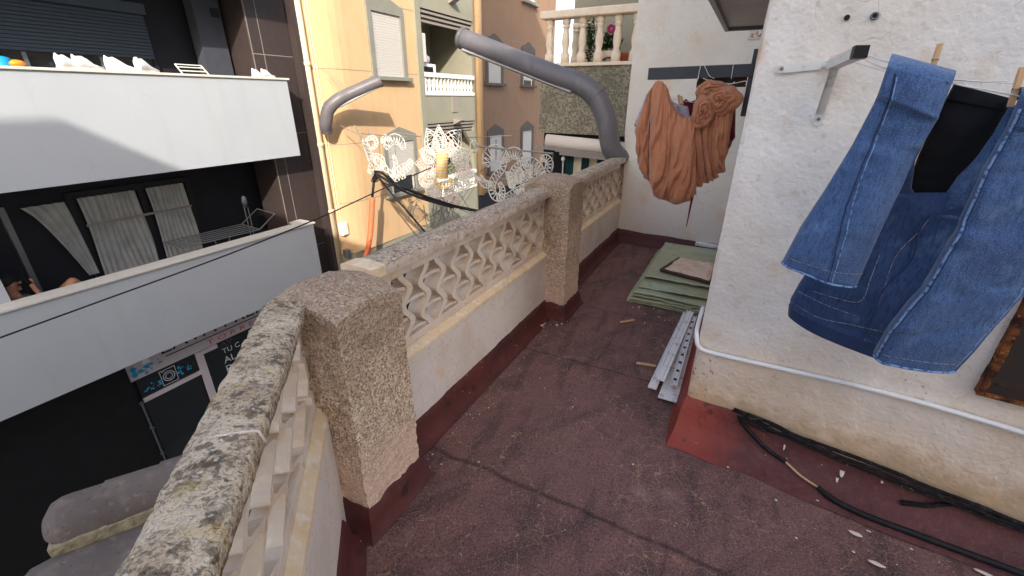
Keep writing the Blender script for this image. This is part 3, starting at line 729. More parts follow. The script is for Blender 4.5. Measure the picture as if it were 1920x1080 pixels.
# ------------------------------------------------------------------ white and black apartment building opposite
NF = -8.05
ab = root('apartment_building', FC(1.5, -8.6, ZS), 'white and black apartment building with broad white balcony bands, across the street', 'building')
NB_ = -9.45
mb = MB(); mb.box(FC, -9, 6.62, -13, NB_, ZS, 7); mb.build('back_wall', 'dark', ab)
mb = MB(); mb.box(FC, 6.05, 6.95, -9.2, -8.5, -2.3, 7, .01)
mb.box(FC, 5.6, 6.95, -9.44, -8.95, ZS, -2.3); cl = mb.build('cladding_pier', 'clad', ab)
mb = MB()
for z in (-1.6, .9, 2.35, 3.6): mb.box(FC, 6.06, 6.94, -8.5, -8.497, z, z + .012)
mb.box(FC, 6.068, 6.082, -8.5, -8.496, -2.3, 7); mb.box(FC, 6.3, 6.31, -8.5, -8.4965, -2.3, 7)
mb.build_split('panel_joint', 'joint', cl)
mb = MB(); mb.box(FC, 6.955, 7.1, -9.8, -8.32, ZS, 7); mb.build('end_fin', 'clad', ab)
for zlo, ztop in ((.508, 1.945), (-2.333, -.902), (3.36, 4.8)):
    mb = MB()
    mb.box(FC, -9, 6.352, NF - .15, NF, zlo, ztop - .035, .004)
    mb.box(FC, 6.20, 6.352, -9.0, NF - .15, zlo, ztop - .035)
    bnd = mb.build('balcony_band', 'white', ab)
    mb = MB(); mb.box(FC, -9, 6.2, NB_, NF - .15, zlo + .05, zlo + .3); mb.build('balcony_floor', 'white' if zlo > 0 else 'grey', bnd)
    mb = MB(); mb.box(FC, -9, 6.39, NF - .27, NF + .03, ztop - .034, ztop, .004); mb.box(FC, 6.1, 6.39, -8.98, NF - .271, ztop - .034, ztop, .004)
    mb.build('coping', 'capstone', bnd)
# upper storey: grey column, shutters and the glass under them
mb = MB(); mb.box(FC, 5.5, 5.98, -9.3, -9.05, .8, 4.0); pc = mb.build('column', 'grey', ab)
mb = MB(); a_ = FC.inv(CP(392, 14, -9.05)); b_ = FC.inv(CP(412, 34, -9.05)); mb.box(FC, a_[0], b_[0], -9.05, -9.042, b_[2], a_[2]); mb.build('vent_grille', 'dark', pc)
def shutter_window(u0, u1, zb, zs, zt, nm='roller_shutter'):
    mb = MB(); z = zs
    while z < zt: mb.box(FC, u0, u1, NB_, NB_ + .045, z, z + .047, .006); z += .05
    mb.box(FC, u0 - .02, u1 + .02, NB_, NB_ + .12, zt, zt + .16, .004)
    sh = mb.build(nm, 'shutter', ab)
    mb = MB(); mb.box(FC, u0 + .02, u1 - .02, NB_ + .001, NB_ + .012, zb, zs - .003); mb.build('glass', 'glass', sh)
    mb = MB()
    for q in range(4): x = lerp(u0, u1, q / 3); mb.box(FC, x - .03, x + .03, NB_, NB_ + .04, zb, zs - .004)
    mb.build('window_frame', 'frame_dark', sh)
    mb = MB()
    for q in (.4, .72): x = lerp(u0, u1, q); mb.box(FC, x, x + .05, NB_ + .013, NB_ + .018, zb, zs - .01)
    mb.build_split('reflection_trim', 'alu', sh)
shutter_window(2.0, 4.85, .82, 2.2, 2.86); shutter_window(-3.2, 1.2, .82, 2.2, 2.86)
# lower storey: sliding doors with sheer curtains
sd = MB()
u0, u1 = 3.05, 4.72
for x in (2.96, 3.93, 4.72): sd.box(FC, x, x + .09, NB_, NB_ + .07, -2.0, .16)
for x in (3.5, 4.35): sd.box(FC, x, x + .04, NB_, NB_ + .05, -2.0, .10)
sd.box(FC, 2.96, 4.81, NB_, NB_ + .071, .10, .2)
dr = sd.build('sliding_door', 'frame_dark', ab)
sd = MB(); sd.box(FC, 2.2, 2.27, NB_, NB_ + .07, -2.0, .12); sd.build('door_stile', 'alu', dr)
def curtain(rows_, nm='curtain'):
    mb = MB(); mb.grid(rows_); return mb.build(nm, 'curtain', dr, smooth=True)
for (c0, c1, w) in ((3.08, 3.9, 30), (4.05, 4.68, 26)):
    rows = []
    for i in range(60):
        t = i / 59; u = lerp(c0, c1, t); r = []
        for k in range(9):
            z = lerp(.1, -2.0, k / 8); d = .02 * sin(w * t * 2 + noise.noise(V((t * 4, z, 0))) * 3)
            r.append(FC(u + .02 * sin(k * .9 + t * 5), NB_ + .075 + .022 + d, z))
        rows.append(r)
    curtain(rows)
rows = []
for i in range(24):
    t = i / 23; r = []
    for k in range(10):
        s = k / 9; z = lerp(.08, -1.15, s); u = lerp(2.42 + .5 * t, 2.86 + .14 * t, s ** .7)
        r.append(FC(u, NB_ + .1 + .02 * sin(t * 22) * (1 - .3 * s), z))
    rows.append(r)
curtain(rows)
mb = MB(); mb.box(FC, 3.06, 4.7, NB_ + .13, NB_ + .134, -.36, -.32); mb.build('door_rail', 'joint', dr)
# partition on the lower balcony, far left
mb = MB(); u_, _, z_ = FC.inv(CP(12, 560, -8.35))
mb.box(FC, -.5, u_ + .02, -9.4, -8.3, -1.9, -.35); mb.build('partition_screen', 'white', ab)
# shop front below
NS_ = -8.62
def SP(x, y): return CP(x, y, NS_)
mb = MB(); mb.box(FC, 2.6, 6.6, NB_, NS_ - .03, ZS, -2.3); mb.build('shop_wall', 'black', ab)
mb = MB(); mb.box(FC, -9, 2.58, NB_, NS_ + .05, ZS, -2.3); mb.build('shop_pier', 'black', ab)
mb = MB(); mb.box(FC, 2.6, 6.5, NS_ - .029, NS_, -2.915, -2.34); sg = mb.build('shop_sign', 'sign', ab)
E1 = FC.Y * .004
mb = MB(); text_mesh(mb, 'LAVA PREM', FC(3.15, NS_, -2.66), FC(5.25, NS_, -2.66), ZV, .235, E1)
mb.box(FC, 3.2, 6.3, NS_, NS_ + .003, -2.735, -2.715); mb.build_split('lettering', 'ink', sg)
mb = MB(); text_mesh(mb, 'T O R R E V I', FC(3.9, NS_, -2.875), FC(5.18, NS_, -2.875), ZV, .10, E1); mb.build_split('lettering', 'redink', sg)
def disc(mb, u, z, r, lift=.003, n=10): mb.face([FC(u + r * cos(k * 2 * pi / n), NS_ + lift, z + r * sin(k * 2 * pi / n)) for k in range(n)])
mb = MB(); rnd = random.Random(3)
for i in range(34):
    t = rnd.random() ** 1.8; disc(mb, 2.66 + .5 * t + rnd.uniform(-.03, .03), -2.78 + rnd.uniform(-.1, .1) * (1 - .3 * t), rnd.uniform(.012, .05) * (1 - .75 * t), .003 + i * .0002)
mb.build('bubble_print', 'blue', sg)
mb = MB(); mb.box(FC, 2.66, 3.66, NS_ - .02, NS_ - .001, -3.3, -2.92); mb.box(FC, 2.66, 3.62, NS_ - .02, NS_ - .001, ZS, -3.38)
mb.box(FC, 3.78, 6.5, NS_ - .02, NS_ - .001, ZS, -2.92); gl = mb.build('shop_glass', 'glass', ab)
mb = MB(); mb.box(FC, 2.66, 3.64, NS_, NS_ + .03, -3.38, -3.3); mb.box(FC, 3.64, 3.77, NS_, NS_ + .031, ZS, -2.917); mb.box(FC, 3.77, 4.05, NS_, NS_ + .029, -3.0, -2.918)
mb.build('shop_frame', 'sign', ab)
mb = MB(); rnd = random.Random(9)
for sgn in (-1, 1):
    for i in range(22):
        t = rnd.random(); disc(mb, 3.14 + sgn * (.13 + .3 * t), -3.13 - .02 * sgn + rnd.uniform(-.09, .09) * (1 - t * .5) + (-.04 if sgn < 0 else .03) , rnd.uniform(.008, .03) * (1 - .5 * t), .0005 + i * .0001)
mb.build('bubble_print', 'blue', gl)
mb = MB()
def ringm(u, z, r0, r1, n=20):
    for k in range(n):
        a, b = k * 2 * pi / n, (k + 1) * 2 * pi / n
        mb.face([FC(u + r * cos(q), NS_ + .004, z + r * sin(q)) for r, q in ((r0, a), (r1, a), (r1, b), (r0, b))])
ringm(3.14, -3.11, .085, .1); ringm(3.14, -3.11, .05, .062)
for (x0, x1, za, zb) in ((3.01, 3.27, -3.265, -3.255), (3.01, 3.27, -2.97, -2.96), (3.01, 3.02, -3.255, -2.97), (3.26, 3.27, -3.255, -2.97), (3.04, 3.1, -2.995, -2.985)): mb.box(FC, x0, x1, NS_ + .001, NS_ + .004, za, zb)
mb.build('washing_machine_print', 'wink', gl)
mb = MB()
for t_, x, z, w, h in (('TU C', 4.12, -3.2, .36, .11), ('AL', 4.1, -3.42, .24, .14), ('P', 4.1, -3.64, .11, .16)): text_mesh(mb, t_, FC(x, NS_, z), FC(x + w, NS_, z), ZV, h, E1)
mb.build_split('lettering', 'wink', gl)
mb = MB(); text_mesh(mb, 'AV', FC(4.12, NS_, -3.05), FC(4.36, NS_, -3.05), ZV, .11, E1); mb.build_split('lettering', 'grey', gl)
mb = MB(); mb.tube([FC(2.6, NS_ + .08, -3.3), FC(2.6, NS_ + .08, ZS + .12)], .018, 8)
for z in (-3.35, -3.9, -4.5): mb.box(FC, 2.57, 2.63, NS_ + .05, NS_ + .1, z, z + .03)
mb.build('drain_pipe', 'grey', ab)
mb = MB(); p = FC.inv(CP(272, 676, NS_ + .08)); mb.box(FC, p[0] - .05, p[0] + .05, NS_, NS_ + .1, p[2] - .05, p[2] + .04, .01)
tag(mb.build('security_camera', 'wmetal'), 'small white box lamp fixed above the blue bubbles on the shop sign', 'lamp')

# things left on the balconies
def crumple(name, c, r, m, seed, label, cat, group=None):
    mb = MB(); mb.blob(c, r, 16, .35, 2.6, seed, FC.X, FC.Y); return tag(mb.build(name, m, org=c - ZV * r[2], smooth=True), label, cat, group)
def shoe(x, y, rot, label, sc=1.):
    p = CP(x, y, -8.17); p.z = 1.945
    t = root('shoe', p, label, 'shoe', 'white shoes drying on the upper balcony')
    X = V((cos(rot), sin(rot), 0)); Y = V((-sin(rot), cos(rot), 0))
    mb = MB(); rg = []
    for i, (l, w, h, b) in enumerate(((-.13, .02, .07, .02), (-.12, .036, .15, .02), (-.09, .04, .13, .02), (-.05, .04, .14, .02), (0, .042, .105, .02), (.05, .045, .06, .02), (.1, .042, .045, .02), (.14, .02, .03, .02))):
        rg.append([p + (X * l + Y * w * cos(k * pi / 5) + ZV * (b + (h - b) * max(0, sin(k * pi / 5)) if k <= 5 else b)) * sc for k in range(10)])
    for r_ in rg:
        for q_ in r_: q_ += noise.noise_vector(q_ * 22) * .014
    mb.rings(rg); mb.build('upper', 'shoe', t, smooth=True)
    mb = MB(); rg = []
    for l, w in ((-.135, .02), (-.12, .04), (0, .043), (.06, .05), (.11, .046), (.15, .018)): rg.append([p + (X * l + Y * s * w + ZV * z) * sc for s, z in ((-1, 0), (1, 0), (1, .022), (-1, .022))])
    mb.rings(rg); mb.build('sole', 'capstone', t)
azc = atan2(FC.X.y, FC.X.x)
shoe(134, 126, azc + .3, 'white canvas shoe, leftmost of the row on the sunlit upper balcony', 1.25)
shoe(166, 127, azc + .2, 'white canvas shoe second from left, just left of the cream strip', 1.25)
shoe(229, 131, azc - .2, 'white canvas shoe standing on the cream strip of the upper balcony', 1.35)
shoe(277, 134, azc + .4, 'rumpled white canvas shoe, just left of the folded drying rack', 1.35)
shoe(485, 142, azc + .1, 'white canvas shoe of the right-hand pair, the one nearer the rack', 1.0)
shoe(503, 143, azc + .1, 'white canvas shoe at the far right end of the upper balcony', 1.0)
mb = MB(); p = CP(205, 129, -8.15); q = CP(240, 135, -8.15); mb.hexa([v + FC.Y * j + ZV * k for k in (0, .012) for j in (-.1, 0) for v in (V((p.x, p.y, 1.946)), V((q.x, q.y, 1.946)))])
tag(mb.build('wooden_strip', 'capstone'), 'flat cream strip lying on the upper balcony coping under a shoe', 'strip')
p = CP(34, 121, -8.2); p.z = 1.985
mb = MB(); mb.blob(p, (.075, .05, .04), 12, .2, 3, 2, FC.X, FC.Y); tag(mb.build('sponge', 'orng', smooth=True), 'orange sponge on the upper balcony coping, left of the shoes', 'sponge')
p = CP(1, 108, -8.9); mb = MB(); mb.lathe(p - ZV * .1, [(.06, -1.1), (.1, -.9), (.11, -.1), (.09, .1), (.03, .12)], 14); tag(mb.build('bucket', 'cyan', smooth=True), 'cyan plastic tub behind the upper balcony band at the left edge', 'tub')
def rack(name, pts, m, label):
    mb = MB()
    for a, b in pts: mb.tube([a, b], .011, 6)
    return tag(mb.build(name, m), label, 'drying rack')
u = FC.inv(CP(340, 136, -8.3))[0]
rk = []
A4 = [FC(u, -8.25, 1.93), FC(u + .42, -8.25, 1.93), FC(u + .52, -8.6, 2.10), FC(u + .10, -8.6, 2.10)]
for i in range(4): rk.append((A4[i], A4[(i + 1) % 4]))
rk += [(A4[0].lerp(A4[3], t), A4[1].lerp(A4[2], t)) for t in (.4, .75)] + [(FC(u + .2, -8.5, 1.93), FC(u + .2, -8.5, .85)), (FC(u + .4, -8.5, 1.93), FC(u + .4, -8.5, .85))]
rack('drying_rack', rk, 'wmetal', 'white folding drying rack poking above the sunlit upper balcony band')
zr = -.86; rk = []
B4 = [FC(3.9, -8.45, zr + .02), FC(5.35, -8.4, zr), FC(5.35, -8.95, zr + .04), FC(3.9, -9.0, zr + .04)]
for i in range(4): rk.append((B4[i], B4[(i + 1) % 4]))
rk += [(B4[0].lerp(B4[3], t), B4[1].lerp(B4[2], t)) for t in (.2, .4, .6, .8)]
W4 = [FC(5.35, -8.4, zr), FC(5.35, -8.95, zr + .04), FC(5.75, -8.95, zr + .28), FC(5.75, -8.4, zr + .24)]
rk += [(W4[1], W4[2]), (W4[2], W4[3]), (W4[3], W4[0])] + [(FC(4.5, -8.5, zr), FC(4.8, -8.8, -2)), (FC(4.8, -8.5, zr), FC(4.5, -8.8, -2))]
rack('drying_rack', rk, 'alu', 'grey folding drying rack behind the shaded lower balcony coping, right of the curtains')
p = CP(460, 385, -8.75); t = root('mop', p, 'grey-blue mop standing upright beside the drying rack on the lower balcony', 'mop')
mb = MB(); mb.blob(p + ZV * .07, (.05, .05, .13), 12, .35, 4, 6); mb.build('head', 'grey', t, smooth=True)
mb = MB(); mb.tube([p - FC.X * .035, p - FC.X * .035 - ZV * 1.2], .01, 6); mb.tube([p + FC.X * .04 - ZV * .05, p + FC.X * .03 - ZV * 1.2], .009, 6); mb.build('pole', 'alu', t)

# person lounging on the lower balcony
def skinned(name, verts, edges, m, parent=None, org=None, sub=2):
    me = bpy.data.meshes.new(name); o_ = ORG[parent.name] if parent else V(org)
    me.from_pydata([V(v[0]) - o_ for v in verts], edges, [])
    o = bpy.data.objects.new(name, me); COL.objects.link(o); ORG[o.name] = o_
    if parent: o.parent = parent
    else: o.location = o_
    md = o.modifiers.new('skin', 'SKIN'); md.use_smooth_shade = True
    for i, v in enumerate(verts):
        r = v[1]; me.skin_vertices[0].data[i].radius = (r, r) if isinstance(r, (int, float)) else r
    me.skin_vertices[0].data[0].use_root = True
    md = o.modifiers.new('sub', 'SUBSURF'); md.levels = md.render_levels = sub
    me.materials.append(M[m]); return o
hd = CP(21, 533, -8.62)             # head centre
def PB(u, n, z): return hd + FC.X * u + FC.Y * n + ZV * z
pv = [(PB(.12, 0, -.68), (.13, .15)), (PB(.05, 0, -.5), (.13, .16)), (PB(0, 0, -.30), (.13, .18)), (PB(-.03, 0, -.19), (.07, .1)), (PB(-.03, 0, -.13), .058), (PB(-.015, 0, -.04), (.075, .07)), (PB(-.01, 0, .05), (.088, .075)), (PB(-.01, 0, .1), (.05, .045)),
      (PB(.0, .2, -.24), .06), (PB(.14, .26, -.42), .047), (PB(.20, .22, -.3), .038), (PB(.165, .12, -.1), .03), (PB(.16, .1, -.03), .032),
      (PB(.0, -.2, -.24), .06), (PB(.1, -.26, -.5), .047), (PB(.3, -.15, -.62), .036),
      (PB(.3, .1, -.62), .1), (PB(.56, .1, -.17), .088), (PB(.60, .1, -.13), .07), (PB(.72, .1, -.6), .055), (PB(.86, .12, -.66), .04),
      (PB(.3, -.1, -.62), .1), (PB(.58, -.12, -.22), .075), (PB(.7, -.12, -.6), .055), (PB(.85, -.12, -.66), .04)]
pe = [(0, 1), (1, 2), (2, 3), (3, 4), (4, 5), (5, 6), (6, 7), (2, 8), (8, 9), (9, 10), (10, 11), (11, 12), (2, 13), (13, 14), (14, 15), (0, 16), (16, 17), (17, 18), (18, 19), (19, 20), (0, 21), (21, 22), (22, 23), (23, 24)]
pr = skinned('person', pv, pe, 'skin', org=PB(.12, 0, -.85)); tag(pr, 'person in an olive vest reclining with knees up on the lower balcony, phone in hand', 'person')
mb = MB(); mb.blob(PB(-.035, 0, .055), (.098, .085, .085), 14, .12, 6, 1, FC.X, FC.Y); mb.build('hair', 'hair', pr, smooth=True)
mb = MB(); mb.blob(PB(.078, 0, -.005), (.028, .016, .022), 10, .0, 1, 1, FC.X, FC.Y); mb.blob(PB(-.02, .08, -.01), (.02, .012, .032), 10, 0, 1, 1, FC.X, FC.Y); mb.blob(PB(.062, 0, -.058), (.02, .028, .01), 10, 0, 1, 1, FC.X, FC.Y); mb.blob(PB(.05, 0, -.09), (.03, .035, .022), 10, 0, 1, 1, FC.X, FC.Y)
mb.build('face_features', 'skin', pr, smooth=True)
mb = MB()
for s in (-1, 1): mb.blob(PB(.068, .03 * s, .024), (.012, .012, .008), 8, 0, 1, 1, FC.X, FC.Y)
mb.build('eye', 'ink', pr, smooth=True)
for k in range(5):
    mb = MB(); b = PB(.17 + .004 * k, .12 - .02 * k, -.03 + .004 * k)
    mb.tube([b, b + FC.X * .012 + ZV * (.035 if k < 4 else .01), b + FC.X * -.012 + ZV * (.055 if k < 4 else .03)], [.01, .009, .007], 6); mb.build('finger', 'skin', pr, smooth=True)
mb = MB(); rg = []
for z, w, d in ((-.2, .12, .1), (-.27, .205, .15), (-.4, .2, .155), (-.55, .18, .155), (-.7, .17, .16)):
    rg.append([PB(.02 + (-.2 - z) * .2 + d * cos(k * pi / 8), w * sin(k * pi / 8), z) for k in range(16)])
mb.rings(rg); mb.build('vest', 'shirt', pr, smooth=True)
mb = MB(); mb.hexa([PB(.135 + x + .05 * (z > 0) * -1, .06 + y, z) for z in (-.02, .12) for y in (0, .07) for x in (0, .012)]); tag(mb.build('phone', 'bplas'), 'black phone held up to the face of the person on the lower balcony', 'phone')
lg = root('lounger', PB(.2, 0, -1.1), 'dark lounger under the reclining person on the lower balcony', 'lounger')
mb = MB(); mb.hexa([PB(u, n, z) for z, du in ((-.84, 0), (-.78, 0)) for n in (-.3, .3) for u in (.0, 1.1)]); mb.build('seat', 'dark', lg)
mb = MB(); mb.bar(PB(0, 0, -.8), PB(-.22, 0, -.1), .6, .06, FC.Y.cross(FC.X)); mb.build('backrest', 'dark', lg)
for u, n in ((0.05, -.25), (.05, .25), (1.05, -.25), (1.05, .25)):
    mb = MB(); mb.bar(PB(u, n, -.84), PB(u, n, -1.13), .04, .04, FC.X); mb.build('leg', 'dark', lg)

# ------------------------------------------------------------------ ochre building further along the street
yb = root('ochre_building', FC(12, -8.6, ZS), 'ochre apartment building with a grey-green balcony bay and rounded corner, far along the street', 'building')
UB0, UB1, UE = 10.42, 13.5, 20.2
rc = 1.05; uc = 7.98
cor = [FC(uc - rc * sin(t * pi / 20), NF - rc + rc * cos(t * pi / 20), 0) for t in range(11)]
out = [FC(UB0, NF, 0)] + cor + [FC(uc - rc, -16, 0), FC(UB0, -16, 0)]
ZB = -1.98
mb = MB(); mb.prism([p + ZV * (ZB) for p in out], ZV * (9 - ZB)); mb.build('wall', 'yellow', yb)
mb = MB(); oo = [FC(UB0, NF + .03, 0)] + [FC(uc - (rc + .03) * sin(t * pi / 20), NF - rc + (rc + .03) * cos(t * pi / 20), 0) for t in range(3, 11)] + [FC(uc - rc, -16, 0), FC(UB0, -16, 0)]
mb.prism([p + ZV * (ZB - .42) for p in oo], ZV * .419); mb.build('plinth_band', 'sage', yb)
mb = MB(); mb.prism([FC(UB0, NF - .4, ZS)] + [p - FC.Y * .4 + ZV * ZS for p in cor] + [FC(uc - rc, -16, ZS), FC(UB0, -16, ZS)], ZV * (ZB - .43 - ZS)); mb.build('ground_floor', 'black', yb)
mb = MB(); mb.box(FC, UB1, UE, -16, NF, -1.62, 9); mb.build('wall', 'ochre_shaded', yb)
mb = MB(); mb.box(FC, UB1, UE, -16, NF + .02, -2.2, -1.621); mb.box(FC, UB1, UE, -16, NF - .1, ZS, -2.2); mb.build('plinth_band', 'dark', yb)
# thin score lines in the render
mb = MB()
for z in (2.17, .62, 3.62, -.72, 5.1): 
    for p, q in zip(cor + [], cor[1:]): mb.bar(p + (p - FC(uc, NF - rc, 0)).normalized() * .001 + ZV * z, q + (q - FC(uc, NF - rc, 0)).normalized() * .001 + ZV * z, .006, .014)
    mb.bar(cor[0] + ZV * z, FC(UB0, NF + .001, z), .006, .014)
    if z > 0: mb.bar(FC(UB1 + .02, NF + .001, z - .12), FC(UE, NF + .001, z - .12), .006, .014)
mb.build('score_line', 'trim', yb)
# bay with balconies
NR = NF - 1.6
mb = MB(); mb.box(FC, UB0, UB1, -16, NR, ZS, 9)
mb.box(FC, UB0 + .002, UB0 + .22, NR, NF + .06, -2.5, 9)     # pilaster at the left
mb.box(FC, UB1 - .2, UB1 - .002, NR, NF - .05, -2.5, 9)
for z0, z1 in ((.92, 1.66), (3.75, 4.6), (-2.5, -1.25)): mb.box(FC, UB0 + .22, UB1 - .2, NR, NF + .02, z0, z1)
bay = mb.build('balcony_bay', 'sage', yb)
mb = MB()
for zz in (.92, 3.75):
    for k in range(3): mb.box(FC, UB0 + .22, UB1 - .2, NF - .2, NF - .02 - .05 * k, zz - .09 - .1 * k, zz - .03 - .1 * k)
mb.build_split('stepped_cornice', 'joint', bay)
mb = MB()
for zz in (.92, 3.75): mb.box(FC, UB0 + .22, UB1 - .2, NR, NF - .2, zz - .05, zz - .01)
mb.build_split('ceiling', 'sage', bay)
# diagonal corner braces
mb = MB()
for zz in (.6, 3.42): mb.prism([FC(UB1 - .2, NF - .02, zz), FC(UB1 - .75, NF - .02, zz), FC(UB1 - .2, NF - .02, zz - .6)], FC.Y * -.12)
mb.build_split('corner_brace', 'sage', bay)
# the balcony door and things inside
mb = MB(); mb.box(FC, UB0 + .5, UB0 + 1.5, NR, NR + .03, 1.7, 3.25); dd = mb.build('balcony_door', 'yellow', bay)
mb = MB(); mb.box(FC, UB0 + .6, UB0 + 1.1, NR + .03, NR + .05, 1.75, 3.05); mb.build('glass', 'glass', dd)
def brow_window(F, u0, u1, zs, zt, nf, par, arch=.2, dark=False, shut=1., m='blind', side_m='trim'):
    """shuttered window with a pitched hood, jambs and sill"""
    um = (u0 + u1) / 2; w = .13
    mb = MB()
    mb.prism([F(u0 - w, nf, zs), F(u0, nf, zs), F(u0, nf, zt), F(u1, nf, zt), F(u1, nf, zs), F(u1 + w, nf, zs), F(u1 + w, nf, zt + .16), F(um, nf, zt + .16 + arch), F(u0 - w, nf, zt + .16)], F.Y * .06)
    fr = mb.build('window_surround', side_m, par)
    mb = MB(); z = zs + (zt - zs) * (1 - shut)
    while z < zt - .01: mb.box(F, u0, u1, nf - .01, nf + .02, z, min(z + .052, zt), .004); z += .055
    mb.build('roller_blind', m, fr)
    if shut < 1:
        mb = MB(); mb.box(F, u0, u1, nf - .005, nf + .01, zs, zs + (zt - zs) * (1 - shut)); mb.build('glass', 'glass', fr)
        mb = MB(); mb.box(F, u0 + .05, u0 + .12, nf + .01, nf + .02, zs, zs + (zt - zs) * (1 - shut)); mb.box(F, u1 - .12, u1 - .05, nf + .01, nf + .02, zs, zs + (zt - zs) * (1 - shut)); mb.build_split('sash', 'capstone', fr)
    mb = MB(); mb.box(F, u0 - w - .08, u1 + w + .08, nf + .001, nf + .16, zs - .09, zs - .001, .01); mb.build('sill', side_m, fr)
brow_window(FC, 8.82, 9.82, 2.08, 3.42, NF, yb)
brow_window(FC, 8.9, 9.95, -.75, .55, NF, yb, shut=.7)
for u0, u1 in ((14.2, 15.15), (16.95, 17.9)):
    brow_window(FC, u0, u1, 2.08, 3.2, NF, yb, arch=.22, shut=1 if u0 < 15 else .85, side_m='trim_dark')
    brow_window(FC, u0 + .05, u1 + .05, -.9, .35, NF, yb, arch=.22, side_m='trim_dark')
    brow_window(FC, u0, u1, 4.9, 6.1, NF, yb, arch=.22)
# sunny edge of the far wing: a half column
mb = MB(); mb.tube([FC(UB1 + .07, NF + .05, -1.6), FC(UB1 + .07, NF + .05, 9)], .12, 12); mb.build('corner_roll', 'yellow', yb, smooth=True)
# balcony rail of white balusters
br = root('balcony_railing', FC((UB0 + UB1) / 2, NF, 1.66), 'white balustrade with slim balusters on the grey-green balcony bay of the ochre building', 'railing')
mb = MB(); mb.box(FC, UB0 + .24, UB1 - .22, NF - .11, NF + .05, 2.13, 2.25, .01); mb.build('handrail', 'balu', br)
mb = MB(); mb.box(FC, UB0 + .24, UB1 - .22, NF - .11, NF + .05, 1.662, 1.76, .01); mb.build('bottom_rail', 'balu', br)
b0 = None
for i in range(14):
    c = FC(lerp(UB0 + .34, UB1 - .33, i / 13), NF - .03, 1.76)
    mb = MB(); mb.lathe(c, [(.05, 0), (.05, .03), (.032, .06), (.055, .14), (.045, .2), (.03, .27), (.034, .31), (.05, .34), (.05, .369)], 10); mb.build('baluster', 'balu', br, smooth=True)
br2 = root('balcony_railing', FC((UB0 + UB1) / 2, NF, -1.25), 'white balustrade of the lower grey-green balcony, behind the flower light ornament', 'railing')
mb = MB(); mb.box(FC, UB0 + .24, UB1 - .22, NF - .11, NF + .05, -.78, -.66, .01); mb.build('handrail', 'balu', br2)
mb = MB(); mb.box(FC, UB0 + .24, UB1 - .22, NF - .11, NF + .05, -1.249, -1.15, .01); mb.build('bottom_rail', 'balu', br2)
for i in range(14):
    c = FC(lerp(UB0 + .34, UB1 - .33, i / 13), NF - .03, -1.15)
    mb = MB(); mb.lathe(c, [(.05, 0), (.05, .03), (.032, .06), (.055, .14), (.045, .2), (.03, .27), (.034, .31), (.05, .34), (.05, .369)], 10); mb.build('baluster', 'balu', br2, smooth=True)
mb = MB()
for zz in (.72, 3.9): mb.prism([FC(12.0, NF + .02, zz + .12), FC(12.0, NF + .3, zz + .25), FC(12.0, NF + .02, zz + .3)], FC.X * .25)
mb.box(FC, 11.95, 12.25, NF + .021, NF + .05, 1.2, 1.64); mb.build_split('water_spout', 'joint', bay)
mb = MB(); mb.box(FC, UB0 + .55, UB0 + 1.35, NF - .8, NF - .35, 1.67, 2.5, .02); wm = mb.build('washing_machine', 'wmetal'); tag(wm, 'white washing machine standing on the upper grey-green balcony', 'machine')
mb = MB(); mb.box(FC, UB0 + .72, UB0 + 1.2, NF - .35, NF - .345, 2.1, 2.42); mb.build('dark_door', 'bplas', wm)
mb = MB(); mb.blob(FC(UB0 + 1.0, NF - .55, 2.62), (.28, .16, .13), 12, .4, 3, 4, FC.X, FC.Y); tag(mb.build('laundry_pile', 'lav', smooth=True), 'pale crumpled laundry piled on the white washing machine', 'laundry')
mb = MB(); mb.box(FC, UB0 + .23, UB0 + .6, NF - .5, NF - .1, 2.5, 3.2, .02); ac = mb.build('wall_unit', 'capstone'); tag(ac, 'beige air-conditioning box hung at the left of the upper grey-green balcony', 'air conditioner')
mb = MB(); mb.box(FC, 12.6, 13.1, NF - .9, NF - .8, -.3, .3); tag(mb.build('orange_cloth', 'orng'), 'orange cloth hanging inside the lower grey-green balcony', 'cloth')
mb = MB(); rnd = random.Random(2)
for i in range(220):
    c = FC(rnd.uniform(11.6, 13.2), NF - .2 + rnd.uniform(-.12, .12), -.6 + rnd.uniform(-.05, .25) + .1 * sin(i)); d = V((rnd.uniform(-1, 1), rnd.uniform(-1, 1), rnd.uniform(-1, 1))) * .08; e = V((rnd.uniform(-1, 1), rnd.uniform(-1, 1), rnd.uniform(-1, 1))) * .04
    mb.face([c, c + d, c + d + e, c + e])
tag(mb.build('balcony_plants', 'leaf'), 'dark potted foliage along the lower grey-green balcony rail', 'plant')
# downpipe, meter boxes, side pipes
def corp(t, off, z): a = t * pi / 2; return FC(uc - (rc + off) * sin(a), NF - rc + (rc + off) * cos(a), z)
dpx, dpz = None, None
def on_corner(x, y, off=.07):     # point of the rounded corner seen at a pixel
    best = None
    for k in range(0, 101):
        t = k / 100; p = corp(t, off, 0)
        for z in (0,):
            r = ROT @ V((x - 960, 540 - y, -FPX)); tt = (p.x * r.y - p.y * r.x)
            if best is None or abs(tt) < best[0]:
                q = EYE + r * (p.to_2d().length / r.to_2d().length); best = (abs(tt), t, q.z)
    return best[1], best[2]
t1, _ = on_corner(572, 100)
dp = root('downpipe', corp(t1, .08, -2.9), 'cream downpipe running down the rounded ochre corner', 'downpipe')
mb = MB(); mb.tube([corp(t1, .09, 8), corp(t1, .09, -2.6)], .075, 12); mb.build('pipe', 'dpipe', dp, smooth=True)
mb = MB()
for z in (3.6, 2.2, .6, -.9): mb.lathe(corp(t1, .09, z), [(.085, 0), (.088, .03), (.088, .05), (.085, .08)], 12)
mb.build('bracket', 'dpipe', dp, smooth=True)
mb = MB()
t2 = t1 - .11
for q in (0, .03): mb.tube([corp(t2 + q, .02, 8), corp(t2 + q, .02, -1.2)], .012, 6)
